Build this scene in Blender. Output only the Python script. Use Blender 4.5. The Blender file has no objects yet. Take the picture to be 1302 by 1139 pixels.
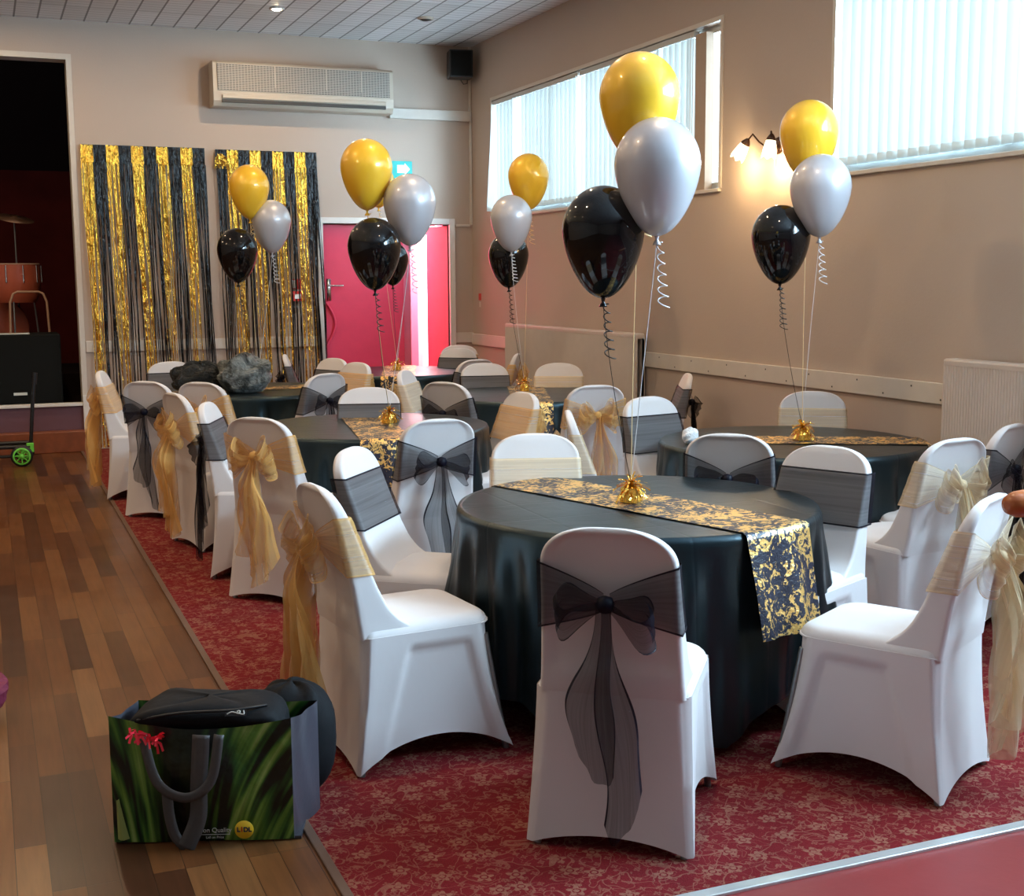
import bpy, math, random
from mathutils import Vector, Matrix
PI = math.pi
sc = bpy.context.scene
C = sc.collection

# ------------------------------------------------------------------ camera
cam_d = bpy.data.cameras.new('camera')
cam_d.sensor_width = 36.0
cam_d.lens = 1618.0 / 1302.0 * 36.0
cam_d.clip_end = 60
cam = bpy.data.objects.new('camera', cam_d)
C.objects.link(cam)
_c = lambda x, y: Vector((x - 651.0, -(y - 569.5), -1618.0))
_v1 = _c(-25, 357).normalized()                 # vanishing point of the room's long axis (+Y)
_v2 = _c(4600, 330); _v2 = (_v2 - _v1 * _v1.dot(_v2)).normalized()
_v3 = _v2.cross(_v1)
_R = Matrix((_v2, _v1, _v3))
cam.matrix_world = Matrix.Translation((0, 0, 1.6)) @ _R.to_4x4()
sc.camera = cam

XW, YB, ZC = 4.79, 12.65, 3.95                  # right wall, back wall, ceiling

# ------------------------------------------------------------------ world, daylight, exposure
sc.view_settings.view_transform = 'Standard'
sc.view_settings.look = 'None'
sc.view_settings.gamma = 1.0
sc.view_settings.use_curve_mapping = False
sc.view_settings.exposure = 0.0
sc.cycles.transparent_max_bounces = 24
sc.cycles.max_bounces = 8
w = bpy.data.worlds.new('world'); sc.world = w
w.use_nodes = True
w.node_tree.nodes['Background'].inputs[0].default_value = (0.84, 0.94, 1.0, 1)
w.node_tree.nodes['Background'].inputs[1].default_value = 1.6

def area(name, loc, rot, sx, sy, power, color):
    l = bpy.data.lights.new(name, 'AREA'); l.shape = 'RECTANGLE'
    l.size = sx; l.size_y = sy; l.energy = power; l.color = color
    o = bpy.data.objects.new(name, l); o.location = loc; o.rotation_euler = rot
    C.objects.link(o); return o
DAY = (0.52, 0.78, 1.0)
# overcast sky outside each window of the right wall (rotated to face -X)
area('sky_outside_window', (XW + 0.75, 9.9, 3.0), (0, PI / 2, 0), 2.2, 4.6, 900, DAY)
area('sky_outside_near_window', (XW + 0.75, 5.2, 3.0), (0, PI / 2, 0), 2.2, 2.8, 650, DAY)
area('sky_outside_unblinded_window', (XW + 0.60, 2.2, 3.0), (0, PI / 2, 0), 2.0, 3.0, 1450, DAY)
# daylight in the lobby behind the red doors
area('lobby_daylight', (4.4, 14.0, 2.35), (0, 0, 0), 0.9, 1.2, 190, (1.0, 0.93, 0.95))

# ------------------------------------------------------------------ materials
MAT = {}
def nt(name):
    m = bpy.data.materials.new(name); m.use_nodes = True
    t = m.node_tree; b = t.nodes['Principled BSDF']
    MAT[name] = m
    return m, t, b
def N(t, typ, **kw):
    n = t.nodes.new(typ)
    for k, v in kw.items(): setattr(n, k, v)
    return n
def L(t, a, b): t.links.new(a, b)
def val(t, op, a, b=None, c=None):
    n = N(t, 'ShaderNodeMath', operation=op)
    for i, x in enumerate((a, b, c)):
        if x is None: continue
        if isinstance(x, (int, float)): n.inputs[i].default_value = x
        else: L(t, x, n.inputs[i])
    return n.outputs[0]
def mixc(t, f, a, b, bt='MIX'):
    n = N(t, 'ShaderNodeMix', data_type='RGBA', blend_type=bt)
    if isinstance(f, (int, float)): n.inputs[0].default_value = f
    else: L(t, f, n.inputs[0])
    for i, x in ((6, a), (7, b)):
        if isinstance(x, tuple): n.inputs[i].default_value = (*x[:3], 1)
        else: L(t, x, n.inputs[i])
    return n.outputs[2]
def noise(t, vec, scale, detail=3, rough=0.5, dist=0.0):
    n = N(t, 'ShaderNodeTexNoise'); n.inputs['Scale'].default_value = scale
    n.inputs['Detail'].default_value = detail; n.inputs['Roughness'].default_value = rough
    n.inputs['Distortion'].default_value = dist
    if vec is not None: L(t, vec, n.inputs['Vector'])
    return n.outputs[0]
def ramp(t, f, stops):
    n = N(t, 'ShaderNodeValToRGB'); e = n.color_ramp.elements
    while len(e) < len(stops): e.new(0.5)
    for el, (p, c) in zip(e, stops):
        el.position = p; el.color = (*c, 1) if len(c) == 3 else c
    L(t, f, n.inputs[0]); return n.outputs[0]
def bump(t, b, h, s=0.3, d=0.01):
    n = N(t, 'ShaderNodeBump'); n.inputs['Strength'].default_value = s; n.inputs['Distance'].default_value = d
    L(t, h, n.inputs['Height']); L(t, n.outputs[0], b.inputs['Normal'])
def coord(t, kind='Object', scale=None, rot=None):
    tc = N(t, 'ShaderNodeTexCoord').outputs[kind]
    if scale is None and rot is None: return tc
    m = N(t, 'ShaderNodeMapping')
    if scale: m.inputs['Scale'].default_value = scale
    if rot: m.inputs['Rotation'].default_value = rot
    L(t, tc, m.inputs['Vector']); return m.outputs[0]
def simple(name, col, rough=0.5, metal=0.0, spec=0.5, bs=0, bscale=40, emis=None, es=0.0, vary=0.06):
    m, t, b = nt(name)
    v = coord(t)
    n = noise(t, v, bscale * 0.3, 3)
    dark = tuple(c * (1 - vary) for c in col); light = tuple(min(1, c * (1 + vary)) for c in col)
    L(t, mixc(t, n, dark, light), b.inputs['Base Color'])
    b.inputs['Roughness'].default_value = rough; b.inputs['Metallic'].default_value = metal
    b.inputs['Specular IOR Level'].default_value = spec
    if bs: bump(t, b, noise(t, v, bscale, 4), bs, 0.004)
    if emis:
        b.inputs['Emission Color'].default_value = (*emis, 1); b.inputs['Emission Strength'].default_value = es
    return m

# walls
m, t, b = nt('wall_paint')
v = coord(t)
n1 = noise(t, v, 0.9, 4); n2 = noise(t, v, 60, 3)
L(t, mixc(t, n1, (0.47, 0.375, 0.305), (0.53, 0.425, 0.35)), b.inputs['Base Color'])
b.inputs['Roughness'].default_value = 0.62; b.inputs['Specular IOR Level'].default_value = 0.3
bump(t, b, n2, 0.25, 0.003)
simple('rail_paint', (0.62, 0.56, 0.49), 0.4, bs=0.1)
simple('white_gloss', (0.72, 0.68, 0.63), 0.35)
simple('stage_dark', (0.010, 0.005, 0.005), 0.9, spec=0.1)
simple('stage_red', (0.07, 0.008, 0.006), 0.9, spec=0.1, bscale=8, vary=0.5)
simple('riser_purple', (0.13, 0.055, 0.07), 0.7)
simple('step_wood', (0.22, 0.06, 0.022), 0.4, vary=0.4)
simple('door_red', (0.82, 0.05, 0.115), 0.35)
simple('lobby_pink', (0.85, 0.19, 0.28), 0.5)
simple('lobby_floor', (0.22, 0.04, 0.04), 0.6)
simple('lobby_white', (0.8, 0.8, 0.8), 0.5)
simple('chrome', (0.7, 0.7, 0.7), 0.25, 1.0)
simple('red_lino', (0.23, 0.022, 0.022), 0.42, bs=0.1)
simple('metal_strip', (0.62, 0.63, 0.62), 0.35, 0.6, bs=0.3)
simple('carpet_edge', (0.13, 0.07, 0.045), 0.7)
simple('black_plastic', (0.012, 0.012, 0.013), 0.4)
simple('black_cab', (0.004, 0.0045, 0.004), 0.8, spec=0.2)
simple('ac_case', (0.52, 0.45, 0.36), 0.4)
simple('ac_dark', (0.05, 0.045, 0.04), 0.6)
simple('radiator_paint', (0.60, 0.52, 0.46), 0.35)
simple('red_plastic', (0.6, 0.03, 0.02), 0.4)
simple('sign_white', (0.8, 0.8, 0.78), 0.5)
simple('exit_green', (0.0, 0.33, 0.32), 0.4, emis=(0.0, 0.6, 0.6), es=0.35)
simple('exit_white', (0.8, 0.95, 0.95), 0.4, emis=(0.8, 1, 1), es=0.6)
simple('bronze', (0.10, 0.05, 0.03), 0.35, 0.8)
simple('green_wheel', (0.18, 0.75, 0.08), 0.4)
simple('drum_wood', (0.48, 0.11, 0.06), 0.35, vary=0.3, bscale=12)  # colour brightened to stand in for the dim red glow on the stage
simple('drum_skin', (0.45, 0.27, 0.18), 0.6)
simple('cymbal_brass', (0.45, 0.22, 0.12), 0.35, 0.8)
simple('handrail_wood', (0.42, 0.11, 0.025), 0.22, vary=0.35, bscale=10)
simple('leg_metal', (0.25, 0.25, 0.25), 0.4, 0.8)
simple('purple_cloth', (0.16, 0.008, 0.04), 0.7, bs=0.3)
simple('duffel_black', (0.003, 0.0035, 0.005), 0.75, bs=0.5, bscale=25, spec=0.25)
simple('strap_grey', (0.075, 0.065, 0.062), 0.55, bs=0.3, bscale=60)
simple('red_tinsel', (0.9, 0.03, 0.06), 0.35)
simple('label_yellow', (0.95, 0.58, 0.02), 0.5)
simple('ink_dark', (0.01, 0.015, 0.06), 0.5)
simple('ink_white', (0.6, 0.6, 0.55), 0.5)
simple('tissue_white', (0.8, 0.8, 0.8), 0.8)
simple('window_frame_mat', (0.50, 0.50, 0.48), 0.4)
simple('beige_post', (0.42, 0.32, 0.24), 0.6)
simple('lamp_bulb', (1, 0.8, 0.5), 0.5, emis=(1.0, 0.74, 0.42), es=60)
simple('downlight_lens', (1, 0.85, 0.6), 0.5, emis=(1.0, 0.78, 0.50), es=45)
simple('lamp_shade_glass', (0.95, 0.85, 0.65), 0.35, emis=(1.0, 0.84, 0.56), es=2.6)
simple('door_glow', (0.8, 0.9, 0.9), 0.4, emis=(0.85, 0.97, 1.0), es=1.6)

# chair cover
m, t, b = nt('spandex')
v = coord(t)
L(t, mixc(t, noise(t, v, 5, 2), (0.67, 0.63, 0.62), (0.71, 0.67, 0.66)), b.inputs['Base Color'])
b.inputs['Roughness'].default_value = 0.55; b.inputs['Specular IOR Level'].default_value = 0.3
b.inputs['Sheen Weight'].default_value = 0.25; b.inputs['Sheen Roughness'].default_value = 0.4
bump(t, b, noise(t, v, 9, 3), 0.12, 0.01)

def organza(name, col, alpha, edge):
    m, t, b = nt(name)
    uv = N(t, 'ShaderNodeTexCoord').outputs['UV']
    sx = N(t, 'ShaderNodeSeparateXYZ'); L(t, uv, sx.inputs[0])
    e = val(t, 'ABSOLUTE', val(t, 'SUBTRACT', sx.outputs[1], 0.5))
    em = val(t, 'GREATER_THAN', e, 0.468)
    pl = noise(t, coord(t, 'UV', (1.2, 16, 1)), 1.0, 2)
    a = val(t, 'ADD', val(t, 'MULTIPLY', pl, 0.36), alpha - 0.18)
    a = val(t, 'MAXIMUM', a, val(t, 'MULTIPLY', em, edge))
    L(t, a, b.inputs['Alpha'])
    b.inputs['Base Color'].default_value = (*col, 1)
    b.inputs['Roughness'].default_value = 0.45
    b.inputs['Specular IOR Level'].default_value = 0.15
    b.inputs['Sheen Weight'].default_value = 0.0 if col[0] < 0.1 else 0.3
    b.inputs['Transmission Weight'].default_value = 0.0
    bump(t, b, pl, 0.6, 0.01)
organza('black_organza', (0.006, 0.006, 0.014), 0.57, 0.95)
organza('gold_organza', (0.80, 0.44, 0.12), 0.45, 0.72)
organza('daylit_gold_organza', (0.82, 0.62, 0.36), 0.40, 0.7)  # gold organza in a paler colour, with window light painted in

# tablecloth: thin black plastic sheet with packing creases
m, t, b = nt('black_sheet')
v = coord(t)
sx = N(t, 'ShaderNodeSeparateXYZ'); L(t, v, sx.inputs[0])
cr = None
for o_ in (0, 1):
    f = val(t, 'ABSOLUTE', val(t, 'SUBTRACT', val(t, 'FRACT', val(t, 'MULTIPLY', sx.outputs[o_], 3.4)), 0.5))
    f = val(t, 'SMOOTH_MIN', f, 0.03, 0.02)
    cr = f if cr is None else val(t, 'ADD', cr, f)
wr = noise(t, coord(t, 'Object', (1, 1, 0.5)), 5, 4, 0.55, 0.6)
h = val(t, 'ADD', val(t, 'MULTIPLY', cr, 0.35), val(t, 'MULTIPLY', wr, 0.05))
b.inputs['Base Color'].default_value = (0.003, 0.0065, 0.0085, 1)
b.inputs['Roughness'].default_value = 0.33; b.inputs['Specular IOR Level'].default_value = 0.6; b.inputs['Specular Tint'].default_value = (0.62, 0.88, 1.0, 1)  # teal base and blue specular tint imitate the window's reflection
bump(t, b, h, 0.55, 0.12)

# runner: foil damask on black
m, t, b = nt('runner_foil')
v = coord(t)
n1 = noise(t, v, 27, 3, 0.6, 1.4); n2 = noise(t, v, 80, 2, 0.5, 0.8)
s = val(t, 'ADD', val(t, 'MULTIPLY', n1, 0.75), val(t, 'MULTIPLY', n2, 0.25))
big = noise(t, v, 6.5, 1)
s = val(t, 'ADD', s, val(t, 'MULTIPLY', big, 0.25))
mk = ramp(t, s, [(0.595, (0, 0, 0)), (0.625, (1, 1, 1))])
L(t, mixc(t, mk, (0.92, 0.58, 0.19), (0.012, 0.014, 0.03)), b.inputs['Base Color'])
L(t, val(t, 'SUBTRACT', 0.85, val(t, 'MULTIPLY', mk, 0.85)), b.inputs['Metallic'])
b.inputs['Roughness'].default_value = 0.42
bump(t, b, n2, 0.5, 0.006)

def foil(name, col, r=0.2, bs=0.8):
    m, t, b = nt(name)
    v = coord(t, 'Object', (14, 14, 3.2))
    n = noise(t, v, 2.6, 3, 0.6)
    b.inputs['Base Color'].default_value = (*col, 1); b.inputs['Metallic'].default_value = 1.0
    b.inputs['Roughness'].default_value = r
    bump(t, b, n, bs, 0.05)
foil('gold_foil', (1.0, 0.60, 0.09), 0.24, 1.0)
foil('bright_gold_foil', (1.0, 0.62, 0.12), 0.16, 0.4)
m, t, b = nt('black_foil')
b.inputs['Base Color'].default_value = (0.004, 0.004, 0.005, 1); b.inputs['Roughness'].default_value = 0.16
b.inputs['Specular IOR Level'].default_value = 0.45
bump(t, b, noise(t, coord(t, 'Object', (14, 14, 3.2)), 2.6, 3, 0.6), 0.7, 0.05)

def balloon_mat(name, col, metal, rough, coat=0.8):
    m, t, b = nt(name)
    v = coord(t)
    L(t, mixc(t, noise(t, v, 4, 2), tuple(c * 0.95 for c in col), col), b.inputs['Base Color'])
    b.inputs['Metallic'].default_value = metal; b.inputs['Roughness'].default_value = rough
    b.inputs['Coat Weight'].default_value = coat; b.inputs['Specular IOR Level'].default_value = 0.3; b.inputs['Coat Roughness'].default_value = 0.035
    b.inputs['Subsurface Weight'].default_value = 0.0
balloon_mat('balloon_gold', (0.92, 0.52, 0.03), 0.12, 0.38)
balloon_mat('balloon_silver', (0.52, 0.51, 0.54), 0.25, 0.38)
balloon_mat('balloon_black', (0.003, 0.0025, 0.003), 0.0, 0.35, 0.85)
MAT['balloon_black'].node_tree.nodes['Principled BSDF'].inputs['Specular IOR Level'].default_value = 0.05
simple('ribbon_black', (0.01, 0.01, 0.01), 0.4)
simple('ribbon_white', (0.75, 0.74, 0.75), 0.3)
simple('ribbon_gold', (0.80, 0.58, 0.28), 0.3)

# blinds
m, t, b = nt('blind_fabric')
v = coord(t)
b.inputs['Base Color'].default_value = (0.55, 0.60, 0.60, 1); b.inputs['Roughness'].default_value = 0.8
b.inputs['Emission Color'].default_value = (0.62, 0.88, 0.98, 1); b.inputs['Emission Strength'].default_value = 0.34  # slats are no lamp: emission stands in for daylight passing through them
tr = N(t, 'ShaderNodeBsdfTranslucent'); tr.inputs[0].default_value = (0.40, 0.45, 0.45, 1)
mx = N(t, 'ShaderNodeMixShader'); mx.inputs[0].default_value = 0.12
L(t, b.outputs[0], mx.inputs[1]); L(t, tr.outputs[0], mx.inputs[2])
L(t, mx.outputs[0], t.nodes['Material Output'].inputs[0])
m, t, b = nt('window_glass')
b.inputs['Base Color'].default_value = (1, 1, 1, 1); b.inputs['Roughness'].default_value = 0.0
g = N(t, 'ShaderNodeBsdfTransparent'); gl = N(t, 'ShaderNodeBsdfGlossy'); gl.inputs['Roughness'].default_value = 0.02
mx = N(t, 'ShaderNodeMixShader'); mx.inputs[0].default_value = 0.06
L(t, g.outputs[0], mx.inputs[1]); L(t, gl.outputs[0], mx.inputs[2])
L(t, mx.outputs[0], t.nodes['Material Output'].inputs[0])

# crumpled bin bags
m, t, b = nt('bin_bag_black')
v = coord(t)
b.inputs['Base Color'].default_value = (0.012, 0.014, 0.014, 1); b.inputs['Roughness'].default_value = 0.3
bump(t, b, noise(t, v, 24, 5, 0.6, 1.6), 1.0, 0.05)
m, t, b = nt('bin_bag_grey')
v = coord(t)
L(t, ramp(t, noise(t, v, 9, 3, 0.6, 0.8), [(0.38, (0.03, 0.04, 0.04)), (0.62, (0.33, 0.37, 0.37))]), b.inputs['Base Color'])
b.inputs['Roughness'].default_value = 0.3
bump(t, b, noise(t, v, 24, 5, 0.6, 1.6), 1.0, 0.05)

# shopping bag print: green stalks on black
m, t, b = nt('leek_print')
uv = coord(t, 'UV')
sx = N(t, 'ShaderNodeSeparateXYZ'); L(t, uv, sx.inputs[0])
fan = val(t, 'ADD', sx.outputs[0], val(t, 'MULTIPLY', val(t, 'SUBTRACT', sx.outputs[1], 0.2), val(t, 'MULTIPLY', val(t, 'SUBTRACT', 0.30, sx.outputs[0]), 0.55)))
cb = N(t, 'ShaderNodeCombineXYZ'); L(t, val(t, 'MULTIPLY', fan, 14), cb.inputs[0]); L(t, val(t, 'MULTIPLY', sx.outputs[1], 0.9), cb.inputs[1])
st = noise(t, cb.outputs[0], 1.2, 1.5, 0.5, 0.3)
cb2 = N(t, 'ShaderNodeCombineXYZ'); L(t, val(t, 'MULTIPLY', fan, 60), cb2.inputs[0]); L(t, sx.outputs[1], cb2.inputs[1])
st2 = noise(t, cb2.outputs[0], 1.5, 2)
col = ramp(t, st, [(0.40, (0.004, 0.006, 0.004)), (0.47, (0.02, 0.08, 0.014)), (0.56, (0.11, 0.22, 0.03)), (0.68, (0.28, 0.36, 0.10))])
col = mixc(t, 0.75, col, st2, 'MULTIPLY')
# the printed band of stalks lies left and right of a plain black middle
gap = ramp(t, val(t, 'ABSOLUTE', val(t, 'SUBTRACT', sx.outputs[0], 0.40)), [(0.10, (0.08, 0.08, 0.08)), (0.2, (1.9, 1.9, 1.9))])
col = mixc(t, 1.0, col, gap, 'MULTIPLY')
L(t, col, b.inputs['Base Color']); b.inputs['Roughness'].default_value = 0.35
bump(t, b, noise(t, coord(t), 12, 3), 0.5, 0.02)
simple('bag_side', (0.06, 0.06, 0.075), 0.3, bs=0.5, bscale=15)
simple('bag_inner', (0.25, 0.25, 0.27), 0.4)
simple('leaf_yellow', (0.35, 0.38, 0.10), 0.5)

# timber floor
m, t, b = nt('plank_floor')
v = coord(t, 'Object', None, (0, 0, PI / 2))
br = N(t, 'ShaderNodeTexBrick'); L(t, v, br.inputs['Vector'])
br.offset = 0.37; br.offset_frequency = 3
br.inputs['Scale'].default_value = 1.0
br.inputs['Brick Width'].default_value = 0.85; br.inputs['Row Height'].default_value = 0.086
br.inputs['Mortar Size'].default_value = 0.0012; br.inputs['Mortar Smooth'].default_value = 0.3
br.inputs['Color1'].default_value = (0, 0, 0, 1); br.inputs['Color2'].default_value = (1, 1, 1, 1)
br.inputs['Mortar'].default_value = (0, 0, 0, 1)
tone = ramp(t, br.outputs[0], [(0.0, (0.050, 0.018, 0.009)), (0.25, (0.105, 0.036, 0.012)), (0.6, (0.145, 0.052, 0.016)), (0.85, (0.185, 0.072, 0.023)), (1.0, (0.215, 0.098, 0.036))])
gr = noise(t, coord(t, 'Object', (40, 2.5, 1)), 1.0, 4, 0.6, 0.4)
col = mixc(t, 0.45, tone, ramp(t, gr, [(0.3, (0.45, 0.45, 0.45)), (0.7, (1.2, 1.2, 1.2))]), 'MULTIPLY')
col = mixc(t, val(t, 'MULTIPLY', br.outputs['Fac'], 0.75), col, (0.02, 0.01, 0.005))
wear = noise(t, coord(t), 1.6, 3)
L(t, col, b.inputs['Base Color'])
L(t, val(t, 'ADD', val(t, 'MULTIPLY', wear, 0.25), 0.22), b.inputs['Roughness'])
b.inputs['Specular IOR Level'].default_value = 0.35
bump(t, b, val(t, 'SUBTRACT', val(t, 'MULTIPLY', gr, 0.15), br.outputs['Fac']), 0.25, 0.004)

# patterned carpet
m, t, b = nt('floral_carpet')
v = coord(t)
dn = N(t, 'ShaderNodeTexNoise'); dn.inputs['Scale'].default_value = 7; L(t, v, dn.inputs['Vector'])
va = N(t, 'ShaderNodeVectorMath', operation='MULTIPLY_ADD'); L(t, dn.outputs[1], va.inputs[0]); va.inputs[1].default_value = (0.08, 0.08, 0); L(t, v, va.inputs[2])
def flowers(scale, r, petals, seed):
    mp = N(t, 'ShaderNodeMapping'); mp.inputs['Location'].default_value = (seed, seed * 1.7, 0); mp.inputs['Scale'].default_value = (scale, scale, 0.0)
    L(t, v, mp.inputs['Vector'])
    vo = N(t, 'ShaderNodeTexVoronoi', voronoi_dimensions='2D'); vo.inputs['Scale'].default_value = 1.0; vo.inputs['Randomness'].default_value = 0.75
    L(t, mp.outputs[0], vo.inputs['Vector'])
    sb = N(t, 'ShaderNodeVectorMath', operation='SUBTRACT'); L(t, mp.outputs[0], sb.inputs[0]); L(t, vo.outputs['Position'], sb.inputs[1])
    sp = N(t, 'ShaderNodeSeparateXYZ'); L(t, sb.outputs[0], sp.inputs[0])
    an = val(t, 'ARCTAN2', sp.outputs[1], sp.outputs[0])
    pet = val(t, 'MULTIPLY', val(t, 'COSINE', val(t, 'MULTIPLY', an, petals)), 0.28)
    lim = val(t, 'MULTIPLY', val(t, 'ADD', pet, 0.9), r)
    inside = val(t, 'LESS_THAN', vo.outputs['Distance'], lim)
    ring = val(t, 'GREATER_THAN', val(t, 'ABSOLUTE', val(t, 'SUBTRACT', vo.outputs['Distance'], r * 0.42)), r * 0.10)
    return val(t, 'MULTIPLY', inside, ring)
f1 = flowers(9.0, 0.22, 5, 0.0); f2 = flowers(21, 0.20, 4, 3.3)
def scroll(scale, wdt):
    n = noise(t, va.outputs[0], scale, 0.5, 0.4, 1.2)
    return val(t, 'LESS_THAN', val(t, 'ABSOLUTE', val(t, 'SUBTRACT', n, 0.5)), wdt)
s1 = scroll(9, 0.014); s2 = scroll(21, 0.022)
pat = val(t, 'MAXIMUM', val(t, 'MAXIMUM', f1, val(t, 'MULTIPLY', f2, 0.7)), val(t, 'MAXIMUM', val(t, 'MULTIPLY', s1, 0.75), val(t, 'MULTIPLY', s2, 0.55)))
fz = noise(t, v, 260, 2)
base = mixc(t, noise(t, v, 3, 2), (0.150, 0.010, 0.013), (0.195, 0.016, 0.019))
col = mixc(t, val(t, 'MULTIPLY', pat, 0.5), base, (0.36, 0.19, 0.12))
col = mixc(t, 0.5, col, ramp(t, fz, [(0.3, (0.6, 0.6, 0.6)), (0.7, (1.3, 1.3, 1.3))]), 'MULTIPLY')
L(t, col, b.inputs['Base Color']); b.inputs['Roughness'].default_value = 0.95; b.inputs['Specular IOR Level'].default_value = 0.1
bump(t, b, fz, 0.5, 0.006)

# ceiling: white panels, dark joints along the room every 0.2 m, fine slots across
m, t, b = nt('ceiling_panels')
v = coord(t); sx = N(t, 'ShaderNodeSeparateXYZ'); L(t, v, sx.inputs[0])
def line(ax, per, wd, off=0.0):
    f = val(t, 'FRACT', val(t, 'ADD', val(t, 'DIVIDE', sx.outputs[ax], per), off))
    return val(t, 'LESS_THAN', f, wd / per)
joint = line(0, 0.20, 0.016)
cross = line(1, 0.60, 0.012)
slot = line(1, 0.10, 0.014, 0.3)
rn = N(t, 'ShaderNodeTexWhiteNoise', noise_dimensions='2D')
cb = N(t, 'ShaderNodeCombineXYZ'); L(t, val(t, 'FLOOR', val(t, 'DIVIDE', sx.outputs[0], 0.2)), cb.inputs[0]); L(t, val(t, 'FLOOR', val(t, 'DIVIDE', sx.outputs[1], 0.6)), cb.inputs[1])
L(t, cb.outputs[0], rn.inputs['Vector'])
c0 = mixc(t, rn.outputs[0], (0.68, 0.68, 0.68), (0.82, 0.82, 0.83))
c0 = mixc(t, val(t, 'MULTIPLY', slot, 0.5), c0, (0.2, 0.19, 0.18))
c0 = mixc(t, val(t, 'MULTIPLY', cross, 0.6), c0, (0.1, 0.09, 0.09))
c0 = mixc(t, val(t, 'MULTIPLY', joint, 0.85), c0, (0.06, 0.055, 0.055))
L(t, c0, b.inputs['Base Color']); b.inputs['Roughness'].default_value = 0.4
L(t, val(t, 'MULTIPLY', slot, 0.0), b.inputs['Metallic'])
bump(t, b, val(t, 'SUBTRACT', 1.0, val(t, 'MAXIMUM', joint, val(t, 'MAXIMUM', cross, slot))), 0.4, 0.01)

m, t, b = nt('ac_grille')
v = coord(t); sx = N(t, 'ShaderNodeSeparateXYZ'); L(t, v, sx.inputs[0])
g1 = val(t, 'FRACT', val(t, 'MULTIPLY', sx.outputs[2], 62)); g2 = val(t, 'FRACT', val(t, 'MULTIPLY', sx.outputs[0], 34))
gm = val(t, 'MAXIMUM', val(t, 'LESS_THAN', g1, 0.45), val(t, 'LESS_THAN', g2, 0.18))
L(t, mixc(t, gm, (0.10, 0.09, 0.08), (0.42, 0.38, 0.33)), b.inputs['Base Color'])

# ------------------------------------------------------------------ mesh helpers
class MB:
    def __init__(s): s.v = []; s.f = []; s.uv = {}; s.mi = {}
    def grid(s, rows, cu=False, cv=False, uv=False):
        base = len(s.v); nr = len(rows); nc = len(rows[0])
        for r in rows: s.v.extend([tuple(p) for p in r])
        for i in range(nr if cv else nr - 1):
            for j in range(nc if cu else nc - 1):
                i2 = (i + 1) % nr; j2 = (j + 1) % nc
                s.f.append((base + i * nc + j, base + i * nc + j2, base + i2 * nc + j2, base + i2 * nc + j))
                if uv:
                    a, c = i / (nr - 1), j / (nc - 1)
                    a2, c2 = (i + 1) / (nr - 1), (j + 1) / (nc - 1)
                    s.uv[len(s.f) - 1] = ((a, c), (a, c2), (a2, c2), (a2, c))
        return s
    def fan(s, ring, flip=False):
        base = len(s.v); s.v.extend([tuple(p) for p in ring])
        c = Vector((0, 0, 0))
        for p in ring: c += Vector(p)
        c /= len(ring); s.v.append(tuple(c)); n = len(ring)
        for i in range(n):
            q = (base + i, base + (i + 1) % n, base + n)
            s.f.append(q[::-1] if flip else q)
        return s
    def box(s, x0, x1, y0, y1, z0, z1):
        b_ = len(s.v)
        s.v += [(x0, y0, z0), (x1, y0, z0), (x1, y1, z0), (x0, y1, z0), (x0, y0, z1), (x1, y0, z1), (x1, y1, z1), (x0, y1, z1)]
        for q in ((0, 3, 2, 1), (4, 5, 6, 7), (0, 1, 5, 4), (1, 2, 6, 5), (2, 3, 7, 6), (3, 0, 4, 7)):
            s.f.append(tuple(b_ + i for i in q))
        return s
    def tube(s, pts, r, n=8, cap=True, closed=False):
        pts = [Vector(p) for p in pts]; rows = []
        up = Vector((0, 0, 1)); prev = None
        for i, p in enumerate(pts):
            a = pts[i - 1] if (i > 0 or closed) else p
            c = pts[(i + 1) % len(pts)] if (i < len(pts) - 1 or closed) else p
            d = (c - a)
            d = d.normalized() if d.length > 1e-9 else Vector((0, 0, 1))
            if prev is None:
                u = d.cross(up)
                if u.length < 0.1: u = d.cross(Vector((1, 0, 0)))
            else: u = prev - d * prev.dot(d)
            u.normalize(); prev = u; w_ = d.cross(u)
            rr = r[i] if isinstance(r, (list, tuple)) else r
            rows.append([p + (u * math.cos(2 * PI * k / n) + w_ * math.sin(2 * PI * k / n)) * rr for k in range(n)])
        s.grid(rows, cu=True, cv=closed)
        if cap and not closed: s.fan(rows[0], True); s.fan(rows[-1])
        return s
    def lathe(s, prof, n=32, c=(0, 0, 0), capb=True, capt=True):
        rows = [[(c[0] + r * math.cos(2 * PI * k / n), c[1] + r * math.sin(2 * PI * k / n), c[2] + z) for k in range(n)] for r, z in prof]
        s.grid(rows, cu=True)
        if capb: s.fan(rows[0], True)
        if capt: s.fan(rows[-1])
        return s
    def build(s, name, mat, parent=None, smooth=True, bevel=0, sub=0, solid=0):
        me = bpy.data.meshes.new(name); me.from_pydata(s.v, [], s.f); me.update()
        if s.uv:
            ul = me.uv_layers.new(name='UVMap')
            for fi, u in s.uv.items():
                p = me.polygons[fi]
                for k, li in enumerate(p.loop_indices): ul.data[li].uv = u[k]
        me.materials.append(MAT[mat] if isinstance(mat, str) else mat)
        if smooth:
            for p in me.polygons: p.use_smooth = True
        o = bpy.data.objects.new(name, me); C.objects.link(o)
        if parent: o.parent = parent
        if bevel:
            md = o.modifiers.new('bevel', 'BEVEL'); md.width = bevel; md.segments = 2; md.limit_method = 'ANGLE'
        if solid:
            md = o.modifiers.new('solid', 'SOLIDIFY'); md.thickness = solid
        if sub:
            md = o.modifiers.new('sub', 'SUBSURF'); md.levels = sub; md.render_levels = sub
        return o
def tag(o, label=None, cat=None, group=None, kind=None):
    if label: o['label'] = label
    if cat: o['category'] = cat
    if group: o['group'] = group
    if kind: o['kind'] = kind
    return o
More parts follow.
